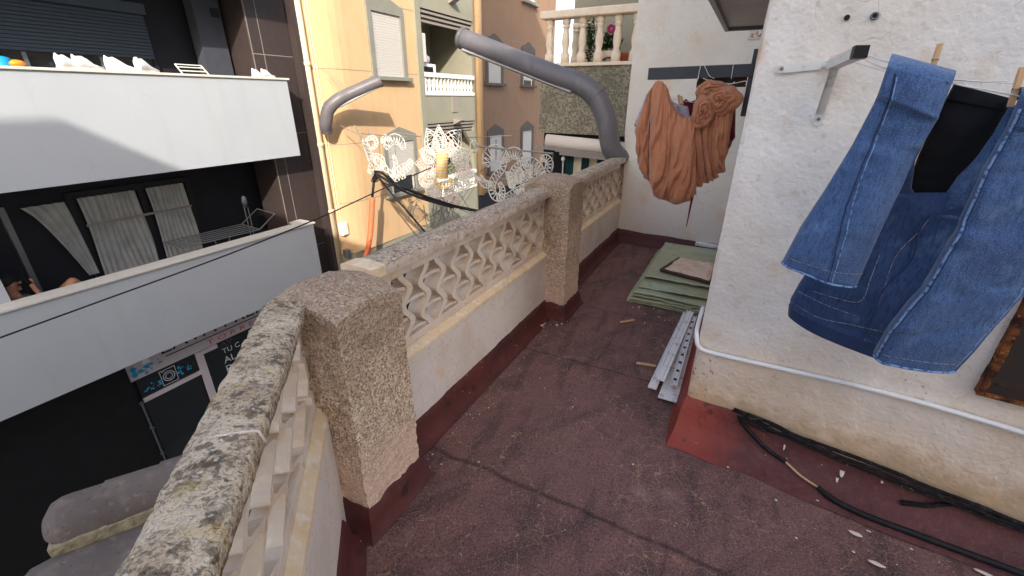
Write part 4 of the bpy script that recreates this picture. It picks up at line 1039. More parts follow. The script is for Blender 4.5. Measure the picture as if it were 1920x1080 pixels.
tag(mb.build('wall_cable', 'dpipe'), 'thin painted cables beside the cream downpipe on the ochre wall', 'cable')
for (z, s, m, lb) in ((-1.32, .19, 'wmetal', 'white meter box on the ochre wall beside the downpipe'), (-1.95, .13, 'alu', 'small grey junction box below the white meter box')):
    c = corp(t2 - .02, .06, z); mb = MB(); F_ = Frame(c, FC.X, FC.Y); mb.box(F_, -s / 2, s / 2, -.08, .06, -s * .8, s * .8, .015); tag(mb.build('meter_box', m), lb, 'meter box')

# ------------------------------------------------------------------ neighbour with the stone balustrade (far middle)
gb = root('corner_house', V((1.6, 10, ZS)), 'grey pebble-dashed house with cream stone balcony, behind the white end wall', 'house')
gx = (V((2.157, 9.6, 0)) - V((.5, 9.6, 0)))
FG = Frame(V((.53, 9.62, 0)), (sin(radians(122)), cos(radians(122)), 0), (cos(radians(122)), -sin(radians(122)), 0))
FG = Frame(V((.53, 9.62, 0)), (1, 0, 0), (0, -1, 0))
az_g = radians(119); FG = Frame(V((.54, 9.62, 0)), (sin(az_g), cos(az_g), 0), (cos(az_g), -sin(az_g), 0))
mb = MB(); mb.box(FG, 0, 5, -1.5, 0, .97, 2.19); mb.build('balcony_front', 'gran', gb)
mb = MB(); mb.box(FG, 0.02, 5, -4, -1.52, .3, 6); mb.build('back_wall', 'sage', gb)
mb = MB(); mb.box(FG, 0.0, 5, -3, -.25, ZS, .96); mb.build('lower_wall', 'black', gb)
mb = MB(); mb.box(FG, -.02, 5, -.3, .05, 2.191, 2.25, .01); mb.build('base_slab', 'marble', gb)
rl = root('stone_balustrade', FG(1, -.1, 2.25), 'cream stone balustrade with turned balusters on the pebble-dashed balcony', 'balustrade')
mb = MB(); mb.box(FG, -.04, 5, -.26, .04, 3.0, 3.13, .02); mb.build('handrail', 'marble', rl)
prof = [(.085, 0), (.085, .16), (.06, .17), (.066, .19), (.05, .21), (.074, .34), (.07, .42), (.05, .54), (.045, .58), (.066, .6), (.066, .63), (.05, .64), (.075, .66), (.075, .749)]
for i in range(8):
    mb = MB(); mb.lathe(FG(.12 + i * .335, -.11, 2.251), prof, 14); mb.build('baluster', 'marble', rl, smooth=True)
for i in range(2):
    mb = MB(); mb.lathe(FG(.4 + i * .33, -.75, 2.251), prof, 14); mb.build('baluster', 'marble', rl, smooth=True)
# plant and pot on that balcony
def leafy(name, c, r, n, m, label, seed, leaf=.05, par=None):
    rnd = random.Random(seed); mb = MB()
    for i in range(n):
        d = V((rnd.gauss(0, 1), rnd.gauss(0, 1), rnd.gauss(0, 1))).normalized() * (rnd.random() ** .5)
        p = c + V((d.x * r[0], d.y * r[1], d.z * r[2])); a = V((rnd.gauss(0, 1), rnd.gauss(0, 1), rnd.gauss(0, .7))).normalized() * leaf * rnd.uniform(.6, 1.3); b = a.cross(V((rnd.gauss(0, 1), rnd.gauss(0, 1), 1))).normalized() * leaf * .35
        mb.face([p - a, p + b, p + a, p - b])
    o = mb.build(name, m, par)
    return tag(o, label, 'plant') if label else o
p0 = YP(1142, 80, 9.55)
pp = root('potted_plant', p0 - ZV * .4, 'potted plant with magenta flower in front of the cream stone balustrade', 'plant')
leafy('foliage', p0, (.28, .12, .2), 170, 'leaf', None, 4, .07, pp)
mb = MB(); fp = YP(1146, 54, 9.4)
for k in range(7): mb.blob(fp + V((.05 * cos(k * .9), 0, .05 * sin(k * .9))), (.035, .03, .03), 8, .2, 3, k)
mb.build('flower', 'flower', pp, smooth=True)
mb = MB(); mb.lathe(p0 - ZV * .42, [(.06, 0), (.11, .04), (.12, .2), (.13, .26), (.12, .28)], 14); mb.build('pot', 'marble', pp, smooth=True)
mb = MB(); q = p0 - ZV * .3
for k in range(5): mb.tube([q + V((.16 * cos(t * .45 + k), -.12 + .04 * sin(t), .14 * sin(t * .45 + k) - .1)) for t in range(9)], .012, 5)
mb.build('scroll_holder', 'steel', pp, smooth=True)
leafy('climbing_plant', YP(1107, 75, 9.75), (.1, .08, .42), 260, 'leaf', 'dark green climbing plant between the balusters of the cream stone balcony', 8, .05)
p = YP(1169, 108, 9.75); mb = MB(); mb.lathe(p - ZV * .12, [(.07, 0), (.1, .16), (.105, .2), (.09, .2)], 14); tag(mb.build('flower_pot', 'terra', smooth=True), 'terracotta pot beside the end wall on the cream stone balcony', 'pot')
# rolled awning and striped canvas under it
aw = root('awning', YP(1090, 262, 9.2), 'rolled white awning with teal and cream striped valance below the pebble-dashed balcony', 'awning')
a0_, a1_ = YP(1024, 264, 9.3), YP(1150, 277, 8.9)
mb = MB(); ax = (a1_ - a0_).normalized(); mb.tube([a0_, a1_ + ax * .5], .13, 16); mb.build('roll', 'awn', aw, smooth=True)
mb = MB()
for k, (x0, y0, x1, y1) in enumerate(((1004, 275, 1150, 291), (1042, 281, 1150, 295), (1050, 287, 1150, 299))): mb.bar(YP(x0, y0, 9.1 - .1 * k), YP(x1, y1, 8.8 - .1 * k), .12, .05)
mb.build('rail', 'joint', aw)
for k in range(7):
    x0, x1 = 1062 + k * 14.5, 1062 + (k + 1) * 14.5
    mb = MB(); mb.grid([[YP(x + (-3 if j else 0), 293 + 40 * j, 8.95 - .02 * j + .02 * sin(q * 2)) for j in (0, 1)] for q, x in enumerate((x0, (x0 + x1) / 2, x1))])
    mb.build('stripe', 'gstripe' if k % 2 == 0 else 'cstripe', aw, solid=.004)
p = YP(1056, 298, 8.9); mb = MB(); mb.blob(p, (.04, .04, .05), 10, 0); mb.tube([p, p - ZV * .5], .012, 6); tag(mb.build('lamp_post', 'wmetal', smooth=True), 'slim white post with a ball top left of the striped awning', 'post')
# ------------------------------------------------------------------ curved grey pipes on both sides of the street
def scoop(path, r, nm, label, lip=None):
    t = root(nm, path[0], label, 'pipe')
    P = smooth_path(path, 48)
    mb = MB(); mb.tube(P, r, 20); ob = mb.build('tube', 'pipe', t, smooth=True)
    d = (P[-1] - P[-2]).normalized(); sd = d.cross(ZV).normalized(); u = sd.cross(d)
    mb = MB(); mb.lathe(P[-1], [(r * .98, -.03), (r * 1.06, -.03), (r * 1.06, .012), (r * .9, .014), (r * .86, -.01)], 20, sd, u, d); mb.build('end_cap', 'pipe', t, smooth=True)
    if lip:
        a, b = lip; mb = MB(); pa, pb = poly_at(P, a), poly_at(P, b)
        off = (-ZV * .92 - FA.X * .38).normalized()
        mb.bar(pa + off * r * 1.0, pb + off * r * 1.0, .05, .05, off); mb.build('slot_strip', 'pipe_lip', t)
    for q, w in ((.44, .05), (.02, .03)):
        mb = MB(); c = poly_at(P, q); d2 = (poly_at(P, q + .02) - c).normalized(); s2 = d2.orthogonal().normalized(); mb.lathe(c, [(r * .99, -w), (r * 1.045, -w), (r * 1.045, w), (r * .99, w)], 24, s2, d2.cross(s2), d2); mb.build('collar', 'pipe', t, smooth=False)
    mb = MB()
    for q in (.15, .62, .9): c = poly_at(P, q); mb.blob(c + ZV * r + FA.X * -.0, (.012, .012, .008), 8, 0)
    mb.build('rivet', 'alu', t)
    return t
scoop([FA(5.32, -1.3, .98), FA(5.22, -1.40, 1.12), FA(5.19, -1.475, 1.4), FA(5.2, -1.63, 1.66), FA(5.2, -1.86, 1.80), FA(5.2, -2.12, 1.875), FA(5.2, -2.7, 2.07), FA(5.2, -3.41, 2.31)], .115, 'curved_pipe', 'big grey curved pipe rising from the end wall out over the street', (.60, .985))
scoop([CP(612, 243, NF + .02), CP(611, 232, NF + .1), CP(616, 205, NF + .24), CP(634, 187, NF + .4), CP(658, 175, NF + .55), CP(712, 151, NF + .945)], .125, 'curved_pipe', 'smaller-looking grey curved pipe on the sunlit ochre wall, throwing a curved shadow', (.5, .98))

# ------------------------------------------------------------------ festive light ornaments hung across the street
dp0 = YP(675, 250, 9.8); dp1 = YP(1040, 290, 7.6)
dX = (dp1 - dp0); dX.z = 0; dX.normalize(); dNn = V((dX.y, -dX.x, 0))
if dNn.y > 0: dNn = -dNn
def DP(x, y, o=0): return hit(x, y, dp0 + dNn * o, dNn)
def wire(mb, pts, r=.011, o=0, n=None, seg=5):
    P = [DP(x, y, o) for x, y in pts]
    mb.tube(smooth_path(P, n) if n else P, r, seg)
def filigree(mb, P, w, r=.0105, step=7):
    """two parallel light tubes with looping infill"""
    P = smooth_path(P, max(11, len(P) * 5)); L_, R_ = [], []
    for i, p in enumerate(P):
        t = (P[min(i + 1, len(P) - 1)] - P[max(i - 1, 0)]).normalized(); s = t.cross(dNn); k = w * (.35 + .65 * sin(pi * min(1, max(0, i / (len(P) - 1)))) ** .6)
        L_.append(p + s * k); R_.append(p - s * k)
    mb.tube(smooth_path(L_, len(L_) * 3), r, 5); mb.tube(smooth_path(R_, len(R_) * 3), r, 5)
    zz = []
    for i in range(len(P)): zz.append((L_ if i % 2 else R_)[i].lerp((R_ if i % 2 else L_)[i], .1))
    mb.tube(smooth_path(zz, len(zz) * 4), r * .75, 4)
def petal(mb, b, t, w, r=.0105):
    b, t = DP(*b), DP(*t); ax = t - b; s = ax.normalized().cross(dNn)
    for q in (1, .62):
        ring = []
        for k in range(25):
            u = k / 24 * 2; f = u if u <= 1 else 2 - u; sg = 1 if u <= 1 else -1
            ring.append(b + ax * (f * (.5 + .5 * q) + (1 - q) * .25) + s * sg * w * q * sin(pi * f ** .85))
        mb.tube(ring, r, 5)
    zz = []
    for k in range(13):
        f = .12 + .8 * k / 12; sg = 1 if k % 2 else -1; zz.append(b + ax * f + s * sg * w * .95 * sin(pi * f ** .85)); zz.append(b + ax * f + s * sg * w * .6 * sin(pi * f ** .85))
    mb.tube(zz, r * .7, 4)
o1 = root('light_ornament', DP(715, 290), 'white scrolled light ornament on a wire grid, leftmost, before the ochre wall', 'ornament', 'festive light ornaments over the street')
mb = MB()
wire(mb, [(665, 235), (690, 290), (708, 326)], .016); wire(mb, [(677, 250), (765, 258)], .014); wire(mb, [(682, 260), (700, 330)], .012)
for a, b in (((690, 243), (700, 300)), ((711, 253), (712, 300)), ((738, 248), (745, 335)), ((700, 297), (740, 300)), ((640, 236), (690, 262)), ((740, 248), (790, 256)), ((789, 255), (789, 272))): wire(mb, [a, b], .009)
mb.build('frame', 'deco_fr', o1)
mb = MB()
for pts, w in (([(682, 260), (690, 282), (698, 305), (692, 325)], .09), ([(688, 262), (700, 258), (706, 270), (697, 280)], .05), ([(722, 278), (735, 262), (750, 264), (758, 280)], .1), ([(700, 300), (715, 308), (728, 322)], .08), ([(690, 300), (705, 292), (718, 300), (716, 315), (704, 316)], .05),
                ([(735, 335), (748, 322), (765, 312), (772, 300)], .09), ([(728, 318), (742, 335), (760, 330)], .06), ([(738, 290), (742, 310), (736, 325)], .05), ([(715, 268), (722, 258), (732, 262)], .05)): filigree(mb, [DP(*p) for p in pts], w)
mb.build('scrollwork', 'deco', o1)
o2 = root('light_ornament', DP(830, 310), 'flower-shaped light ornament with a yellow candle centre and ringed petals, middle of three', 'ornament', 'festive light ornaments over the street')
mb = MB()
for b, t, w in (((823, 294), (800, 241), .22), ((827, 290), (822, 234), .15), ((833, 292), (864, 243), .22), ((818, 300), (786, 282), .16), ((845, 300), (878, 282), .16)): petal(mb, b, t, w)
for b, t, w in (((828, 352), (800, 372), .14), ((838, 350), (846, 378), .13), ((845, 345), (872, 364), .14), ((850, 338), (884, 346), .14), ((852, 328), (890, 322), .15), ((860, 330), (902, 338), .13)): petal(mb, b, t, w)
for c, r in (((802, 336), 13), ((866, 300), 12), ((812, 352), 10)): filigree(mb, [DP(c[0] + r * cos(k * .7), c[1] + r * sin(k * .7)) for k in range(10)], .05)
mb.build('white_petals', 'deco', o2)
mb = MB()
for b, t, w in (((818, 312), (778, 306), .17), ((820, 322), (784, 330), .14), ((822, 345), (812, 378), .15), ((822, 296), (812, 262), .1), ((840, 296), (848, 262), .1), ((858, 322), (884, 312), .12), ((835, 355), (862, 385), .13)): petal(mb, b, t, w)
mb.build('pink_petals', 'deco_red', o2)
mb = MB(); c0_, c1_ = DP(829, 333, .05), DP(829, 287, .05); mb.tube([c0_, c1_], .115, 14)
filigree(mb, [DP(x, y, .2) for x, y in ((815, 335), (820, 346), (832, 350), (843, 344), (846, 334))], .05); mb.build('candle', 'deco_y', o2)
mb = MB()
for k in range(9): q = k / 8; mb.tube([c0_.lerp(c1_, q) + dX * .12 * cos(a * .45) - dNn * .12 * sin(a * .45) * -1 for a in range(15)], .008, 4)
mb.build('candle_ring', 'deco', o2)
o3 = root('light_ornament', DP(960, 330), 'white crescent and leaf scroll light ornament on a bar frame, rightmost, by the far pillar', 'ornament', 'festive light ornaments over the street')
mb = MB()
wire(mb, [(893, 274), (1037, 288), (1032, 338)], .018); wire(mb, [(930, 262), (930, 300)], .012); wire(mb, [(976, 282), (976, 300)], .01); wire(mb, [(1002, 285), (1000, 335)], .014)
wire(mb, [(925, 334), (950, 336)], .012); wire(mb, [(978, 341), (1000, 342)], .012); wire(mb, [(880, 258), (960, 254)], .008); wire(mb, [(900, 322), (920, 305)], .012)
mb.build('frame', 'deco_fr', o3)
mb = MB(); mb.tube([DP(889 + 7.5 * cos(k * pi / 10), 275 + 10.5 * sin(k * pi / 10)) for k in range(21)], .012, 5)
for k in range(10): mb.blob(DP(889 + 7.5 * cos(k * pi / 5), 275 + 10.5 * sin(k * pi / 5)), (.02, .02, .02), 6, 0)
mb.build('ring', 'deco', o3)
mb = MB()
for pts, w in (([(911, 312), (916, 292), (930, 285), (944, 294), (950, 302)], .13), ([(948, 298), (942, 316), (930, 330), (922, 348), (926, 366), (938, 370), (942, 356), (936, 342)], .075), ([(946, 302), (958, 288), (972, 290), (978, 302)], .1), ([(978, 304), (995, 304), (1010, 316), (1016, 330)], .09),
               ([(1013, 299), (1024, 297), (1030, 308), (1024, 326), (1012, 334)], .07), ([(978, 304), (965, 318), (958, 338), (962, 352)], .07), ([(982, 308), (996, 320), (1004, 338)], .06), ([(932, 370), (950, 372), (968, 362), (984, 350)], .09), ([(900, 330), (908, 344), (922, 346)], .07), ([(985, 348), (978, 358), (966, 360)], .05)): filigree(mb, [DP(*p) for p in pts], w)
for b, t, w in (((972, 345), (976, 312), .09), ((970, 345), (948, 322), .1), ((976, 345), (996, 318), .1), ((966, 350), (952, 340), .08)): petal(mb, b, t, w)
mb.build('scrollwork', 'deco', o3)

# ------------------------------------------------------------------ cables over the street
def cable(name, P, r, m, label, n=40, grp=None):
    mb = MB(); mb.tube(smooth_path(P, n), r, 6); return tag(mb.build(name, m, smooth=True), label, 'cable', grp)
cable('overhead_cable', [YP(-60, 655, 4.2), YP(160, 575, 5.0), YP(420, 480, 6.0), YP(600, 408, 7.0), YP(722, 352, 8.0), YP(800, 318, 8.8), YP(845, 298, 9.2)], .011, 'cable', 'single black cable sagging past the white balcony bands to the flower ornament')
mbs = [[(703, 322), (716, 324), (745, 347), (790, 366), (832, 381), (900, 396)], [(704, 325), (722, 336), (752, 356), (800, 374), (860, 389), (930, 402)], [(706, 328), (724, 345), (760, 352), (806, 370), (880, 394)], [(708, 322), (730, 332), (748, 350), (785, 371), (850, 390)]]
bu = root('cable_bundle', DP(760, 355, .4), 'thick bundle of black cables drooping from the orange-sleeved pole towards the terrace rail', 'cables')
for i, p in enumerate(mbs):
    mb = MB(); mb.tube(smooth_path([DP(x, y, .1 + .05 * i) for x, y in p], 40), .026 if i < 2 else .016, 6); mb.build('cable', 'cable', bu, smooth=True)
cable('overhead_cable', [DP(708, 330, .0), DP(730, 358, -.1), DP(760, 392, -.2), DP(798, 436, -.3)], .022, 'cable', 'black cable slanting steeply down across the ochre wall below the window')
mb = MB(); rnd = random.Random(12)
for i in range(9):
    x, y = rnd.uniform(752, 850), rnd.uniform(368, 400); pts = []
    for k in range(9): pts.append(DP(x + k * rnd.uniform(2, 8) + rnd.uniform(-6, 6), y + 18 * sin(k * 1.1 + i) + k * 3.2 + rnd.uniform(-5, 5), -.1 - .05 * i))
    mb.tube(smooth_path(pts, 50), .009, 5)
tag(mb.build('tangled_wires', 'deco_fr', smooth=True), 'tangle of thin wires hanging under the flower ornament beside the cable bundle', 'wires')
mb = MB()
for a, b in (((872, 352), (845, 392)), ((880, 352), (852, 396)), ((890, 350), (862, 396)), ((660, 176), (612, 132)), ((668, 188), (602, 128))): mb.tube([DP(*a, -.3), DP(*b, -.3)] if a[0] > 800 else [CP(*a, NF + .5), CP(*b, NF + .02)], .005, 4)
tag(mb.build('guy_wire', 'deco_fr'), 'thin guy wires staying the light ornaments and the pipe', 'wires')
NP_ = NF + .65
sl = root('sleeved_cable', CP(689, 480, NP_), 'upright black cable in a bright orange sleeve, standing before the ochre wall', 'cable')
mb = MB(); mb.tube([CP(703, 326, NP_), CP(700, 350, NP_), CP(698, 371, NP_)], .03, 8); mb.build('cable', 'cable', sl, smooth=True)
mb = MB(); mb.tube(smooth_path([CP(698, 370, NP_), CP(697, 400, NP_), CP(694, 440, NP_), CP(689, 470, NP_), CP(683, 488, NP_)], 14), .062, 10); mb.build('sleeve', 'orange', sl, smooth=True)
mb = MB(); rnd = random.Random(4)
for i in range(3): mb.tube(smooth_path([CP(703 + rnd.uniform(-5, 5), 322 + rnd.uniform(-3, 3), NP_), CP(708 + rnd.uniform(-4, 6), 334, NP_ + .1), CP(701 + rnd.uniform(-5, 5), 342 + rnd.uniform(-3, 3), NP_), CP(702, 326, NP_)], 18), .014, 5)
mb.build('knot', 'cable', sl, smooth=True)

# ------------------------------------------------------------------ barrel tile ridge outside the near balustrade
tr = root('tile_ridge', FB(1.6, -1.2, -.3), 'grey-brown barrel tile ridge outside the near balustrade, lower left corner', 'roof')
zt_ = -.05
e0, e1 = GP(112, 985, zt_), GP(330, 905, zt_)
dd_ = (e1 - e0).normalized(); sn = V((dd_.y, -dd_.x, 0))
if sn.y > 0: sn = -sn          # towards the viewer
def ridge(c, L_, r0, r1, cap=False):
    mb = MB(); rings = []
    for i in range(9):
        t = i / 8; p = c + dd_ * L_ * t; r = lerp(r0, r1, t)
        if cap and i < 3: r *= (.5, .88, .98)[i]
        rings.append([p + sn * r * cos(pi * k / 30) + ZV * (r * sin(pi * k / 30) * .95) for k in range(31)])
    mb.grid(rings); return mb
ORx = e0 - dd_ * .03
for i in range(5):
    mb = ridge(ORx + dd_ * (.2 * i), .225, .116, .107, i == 0)
    mb.build('ridge_tile', 'tile', tr, solid=.012)
mb = MB(); Fm = Frame(ORx, dd_, sn); mb.rough(Fm, .015, 1.1, .07, .128, -.085, .004, .02, .006, fr=20); mb.build('mortar', 'mortar', tr)
for j in range(3):     # lower courses of barrel tiles, parallel to the ridge
    for i in range(3):
        c = ORx + dd_ * (-.05 - .07 * j + .4 * i) + sn * (.2 + .2 * j) - ZV * (.14 + .1 * j)
        mb = MB(); rings = []
        for k in range(11):
            t = k / 10; p = c + dd_ * .44 * t; r = lerp(.128, .116, t) * (1 if k > 1 else (.9, .975)[k])
            rings.append([p + sn * r * cos(pi * q / 30) + ZV * r * .85 * sin(pi * q / 30) for q in range(31)])
        mb.grid(rings); mb.build('course_tile', 'tile', tr, solid=.012)
mb = MB(); mb.box(Fm, -.1, 1.2, .0, .9, -.8, -.36); mb.build('eaves_bed', 'mortar', tr)

# ------------------------------------------------------------------ terrace odds and ends
# stack of green corrugated fibreglass sheets
gs0 = GP(1172, 566, .0)
gs = root('sheet_stack', gs0 + FA.X * .5 + FA.Y * .3, 'stack of dusty green corrugated fibreglass sheets lying by the end wall', 'sheets')
af, nl = FA.inv(gs0)[0] - .0, FA.inv(gs0)[1]
rnd = random.Random(6)
NL = 7
for i in range(NL):
    mb = MB(); rows = []
    back = lerp(af + 1.42, 5.12, .6); z = .012 + i * .018
    a0_ = af + i * .008 + rnd.uniform(-.01, .01); n0_ = nl + .012 * i + rnd.uniform(-.008, .008)
    if i >= NL - 2: a0_ = af + .16 + .2 * (i - NL + 2); n0_ -= .0
    nr_, nc_ = 24, 70
    for r in range(nr_ + 1):
        row = []
        for c in range(nc_ + 1):
            a = lerp(a0_, back, r / nr_); n = lerp(n0_, -.02, c / nc_)
            if r == 0: a += noise.noise(V((n * 14, i, 0))) * .012
            row.append(FA(a, n, z + (.0045 * sin(a * 2 * pi / .05) if i < NL - 2 else .002 * sin(a * 60)) + .012 * noise.noise(V((a * 3, n * 3, i))) + (.006 if i >= NL - 1 else 0)))
        rows.append(row)
    mb.grid(rows); mb.build('sheet', 'green', gs, smooth=True, solid=.004)
# wooden board with crumbled foam
zb = .155
c4 = [GP(1237, 505, zb), GP(1330, 530, zb), GP(1350, 500, zb), GP(1272, 483, zb)]
fb = root('foam_board', c4[0], 'dark wooden board covered with crumbled pinkish foam, lying on the green sheets', 'board')
mb = MB(); mb.prism([p - ZV * .006 for p in c4], ZV * .012); mb.prism([p - ZV * .022 + FA.X * .01 for p in c4], ZV * .012); mb.build('board', 'board', fb)
mb = MB(); rows = []
for i in range(19):
    r = []
    for k in range(19):
        s, t = .07 + .9 * i / 18, .05 + .93 * k / 18
        p = c4[0].lerp(c4[1], s).lerp(c4[3].lerp(c4[2], s), t); e = min(1, 9 * min(s - .07, .97 - s, t - .05, .98 - t) + .02)
        p = p + (p - c4[0].lerp(c4[2], .5)) * noise.noise(p * 11) * .10
        p.z += .008 + e * (.022 + .022 * noise.noise(p * 14) + .008 * noise.noise(p * 40)); r.append(p)
    rows.append(r)
mb.grid(rows); mb.build('foam_layer', 'foam', fb, smooth=True)
# white strip against the end wall
mb = MB(); p = WP(1305, 455, .03); s0, _, z_ = FW.inv(p); mb.box(FW, s0, s0 + .34, .015, .075, z_ - .02, z_ + .012, .004); mb.box(FW, s0, s0 + .34, .045, .05, z_ + .0125, z_ + .02)
tag(mb.build('plastic_channel', 'pvcw'), 'short white plastic channel lying against the foot of the end wall behind the sheets', 'channel')
# white profiles on the floor beside the house
def profile(pa, pb, w, h, lab, lift, m='pvcw', slots=0, rails=True):
    t = root('profile_strip', pa, lab, 'strip', 'white plastic profile strips on the floor')
    d = (pb - pa); L_ = d.length; d.normalize(); s = ZV.cross(d) * -1
    F_ = Frame(pa + ZV * lift, d, s)
    mb = MB(); mb.box(F_, 0, L_, -w / 2, w / 2, 0, h * .35)
    if rails:
        mb.box(F_, 0, L_, -w / 2, -w / 2 + .006, h * .35, h); mb.box(F_, 0, L_, w / 2 - .006, w / 2, h * .35, h); mb.box(F_, 0, L_, -.008, .008, h * .35, h * .8)
    mb.build('channel', m, t)
    if slots:
        mb = MB()
        for i in range(slots): x = L_ * (.03 + .94 * i / slots); mb.box(F_, x, x + .02, -w * .22, w * .22, h * 1.0, h * 1.0 + .002)
        mb.build('slot', 'bplas', t)
profile(GP(1222, 731, .03), GP(1287, 590, .03), .05, .014, 'white profile strip at the outer left of the bundle by the house corner', .008)
profile(GP(1236, 722, .05), GP(1293, 592, .05), .055, .016, 'white ribbed profile strip lying on top of the bundle', .032, rails=True)
profile(GP(1250, 752, .015), GP(1300, 610, .015), .105, .01, 'broad white profile at the bottom of the bundle, sticking out nearest', .006, rails=False)
profile(GP(1262, 728, .04), GP(1300, 600, .04), .04, .02, 'slotted white profile strip lying closest to the house wall', .02, slots=9)
# loose wooden sticks
for (x0, y0, x1, y1, lb) in ((1165, 604, 1189, 600, 'short pale wooden stick on the floor in front of the green sheets'), (1196, 681, 1229, 686, 'short pale wooden stick on the floor left of the white profiles')):
    mb = MB(); a, b = GP(x0, y0, .018), GP(x1, y1, .018); mb.bar(a, b, .012, .012); mb.blob(a, (.012, .012, .008), 8, .2); tag(mb.build('wooden_stick', 'wood'), lb, 'stick')
mb = MB(); rnd = random.Random(31)
for i in range(36):
    c = GP(rnd.gauss(1018, 5) if i < 10 else rnd.gauss(1050, 14) if i < 16 else rnd.uniform(1180, 1330), rnd.gauss(607, 4) if i < 16 else rnd.uniform(572, 608), .015); r = rnd.uniform(.003, .012 if i < 16 else .008); mb.blob(c, (r, r, r * .7), 6, .4, 4, i)
o = tag(mb.build('plaster_crumbs', 'foam'), 'crumbs of plaster and foam scattered on the terrace floor', 'debris'); o['kind'] = 'stuff'
# white conduit along the house wall
cd_ = root('conduit', RP(1310, 655, .02), 'white conduit pipe running along the foot of the house wall and round its corner', 'pipe')
def onwall(x, y, d=.02): return RP(x, y, d)
P = [FR(0, 0, .62) + FA.X * .25 - FA.Y * .015, FR(0, 0, .60) + FA.X * .08 - FA.Y * .018, FR(-.012, .005, .575), onwall(1312, 652), onwall(1345, 664), onwall(1450, 688), onwall(1600, 722), onwall(1735, 757), onwall(1920, 812), FR(1.5, .02, .522), FR(2.2, .02, .5), FR(3.2, .02, .48)]
mb = MB(); mb.tube(smooth_path(P, 60), .0105, 12); mb.build('pipe', 'conduit', cd_, smooth=True)
c = onwall(1738, 758, .016); mb = MB(); Fc = Frame(c, FR.X, FR.Y); mb.box(Fc, -.012, .012, -.016, .008, -.015, .015, .004); mb.build('clip', 'wmetal', cd_)
# charred sheaths and the stripped black cable on the flashing
ch = root('charred_cables', RP(1500, 820, .03), 'charred black cable sheaths lying along the top of the flashing under the conduit', 'cables')
rnd = random.Random(8)
for i, (dx, dy, d, r, x1) in enumerate(((0, 0, .03, .0085, 1960), (6, 9, .04, .0075, 1900), (-3, 4, .035, .005, 1560), (14, 14, .045, .0055, 1960))):
    pts = []
    for k in range(16):
        t = k / 15; x = lerp(1376 + dx, x1, t); y = 768 + dy + (x - 1376) * .398 - 12 * sin(pi * t) * 0 + rnd.uniform(-2.5, 2.5)
        pts.append(RP(x, y, d + rnd.uniform(-.004, .004)))
    if x1 > 1890: pts += [FR(1.6, d, .115 - .01 * i), FR(2.1, d + .01, .085 - .008 * i), FR(2.7, d + .02, .07 - .006 * i)]
    pp_ = smooth_path(pts, 70)
    mb = MB(); mb.tube(pp_, [r * (1 + .22 * noise.noise(q * 50)) for q in pp_], 8); mb.build('sheath', 'char', ch, smooth=True)
sc = root('stripped_cable', GP(1500, 885, .05), 'thick black cable with a bare tan stretch, running down the flashing and across the floor', 'cable')
from mathutils.bvhtree import BVHTree
_v, _f = [], []
for o_ in (floor_ob, hf):
    k0 = len(_v); _v += [v.co + ORG[o_.name] for v in o_.data.vertices]; _f += [[k0 + i for i in p.vertices] for p in o_.data.polygons]
BVH = BVHTree.FromPolygons(_v, _f)
def F_on(x, y, lift=.011):   # a point resting on the flashing or the floor
    d = (ROT @ V((x - 960, 540 - y, -FPX))).normalized(); h = BVH.ray_cast(EYE, d)
    if h[0] is None: return GP(x, y, .02)
    n = h[1] if h[1].dot(d) < 0 else -h[1]
    return h[0] + n * lift
kp = [F_on(x, y) for x, y in ((1386, 785), (1412, 815), (1440, 842), (1472, 866))]
mb = MB(); mb.tube(smooth_path(kp, 24), .0095, 10); mb.build('sheath', 'cable', sc, smooth=True)
kb = [kp[-1]] + [F_on(x, y) for x, y in ((1500, 892), (1532, 916))]
mb = MB(); mb.tube(smooth_path(kb, 12), .0055, 8); mb.build('bare_core', 'bare', sc, smooth=True)
kq = [kb[-1]] + [F_on(x, y) for x, y in ((1560, 938), (1620, 968), (1700, 998), (1800, 1035), (1900, 1072), (2000, 1110))]
mb = MB(); mb.tube(smooth_path(kq, 40), [.011 if i < 4 else .013 for i in range(40)], 10); mb.build('sheath', 'cable', sc, smooth=True)
mb = MB(); kp = [F_on(x, y) for x, y in ((1688, 943), (1735, 946), (1790, 944), (1850, 963), (1940, 1000))]; pp_ = smooth_path(kp, 40)
mb.tube(pp_, [.0095 * (1 + .4 * noise.noise(q * 70)) for q in pp_], 8); tag(mb.build('cable_stub', 'char', smooth=True), 'short charred cable stub lying on the flashing below the long charred sheaths', 'cable')

# ------------------------------------------------------------------ white folding line bracket with wires
wb = root('line_bracket', RP(1545, 170, .0), 'white steel laundry-line bracket with a black end cap, screwed to the house wall', 'bracket')
E_ = V(FR(.302, .27, 1.779)); A0 = V(FR(.238, .02, 1.757))
mb = MB(); p0_, p1_ = RP(1464, 130, .006), RP(1556, 121, .006); mb.bar(p0_, p1_, .004, .026, ZV); mb.lathe(p0_, [(.013, -.002), (.013, .003)], 14, FR.X, ZV, FR.Y); mb.build('wall_strap', 'wmetal', wb)
mb = MB(); mb.bar(A0, E_, .034, .03, ZV); mb.build('arm', 'wmetal', wb)
mb = MB(); d = (E_ - A0).normalized(); mb.bar(E_ - d * .012, E_ + d * .014, .037, .034, ZV); mb.build('end_cap', 'bplas', wb)
s0_, s1_ = RP(1537, 214, .006), A0.lerp(E_, .22) - ZV * .012
mb = MB(); up_ = FR.Y
dd2 = (s1_ - s0_).normalized(); sd2 = dd2.cross(FR.Y).normalized()
for sg in (-1, 1): mb.bar(s0_ + sd2 * .0125 * sg + FR.Y * .006, s1_ + sd2 * .0125 * sg + FR.Y * .006, .0025, .018, FR.Y)
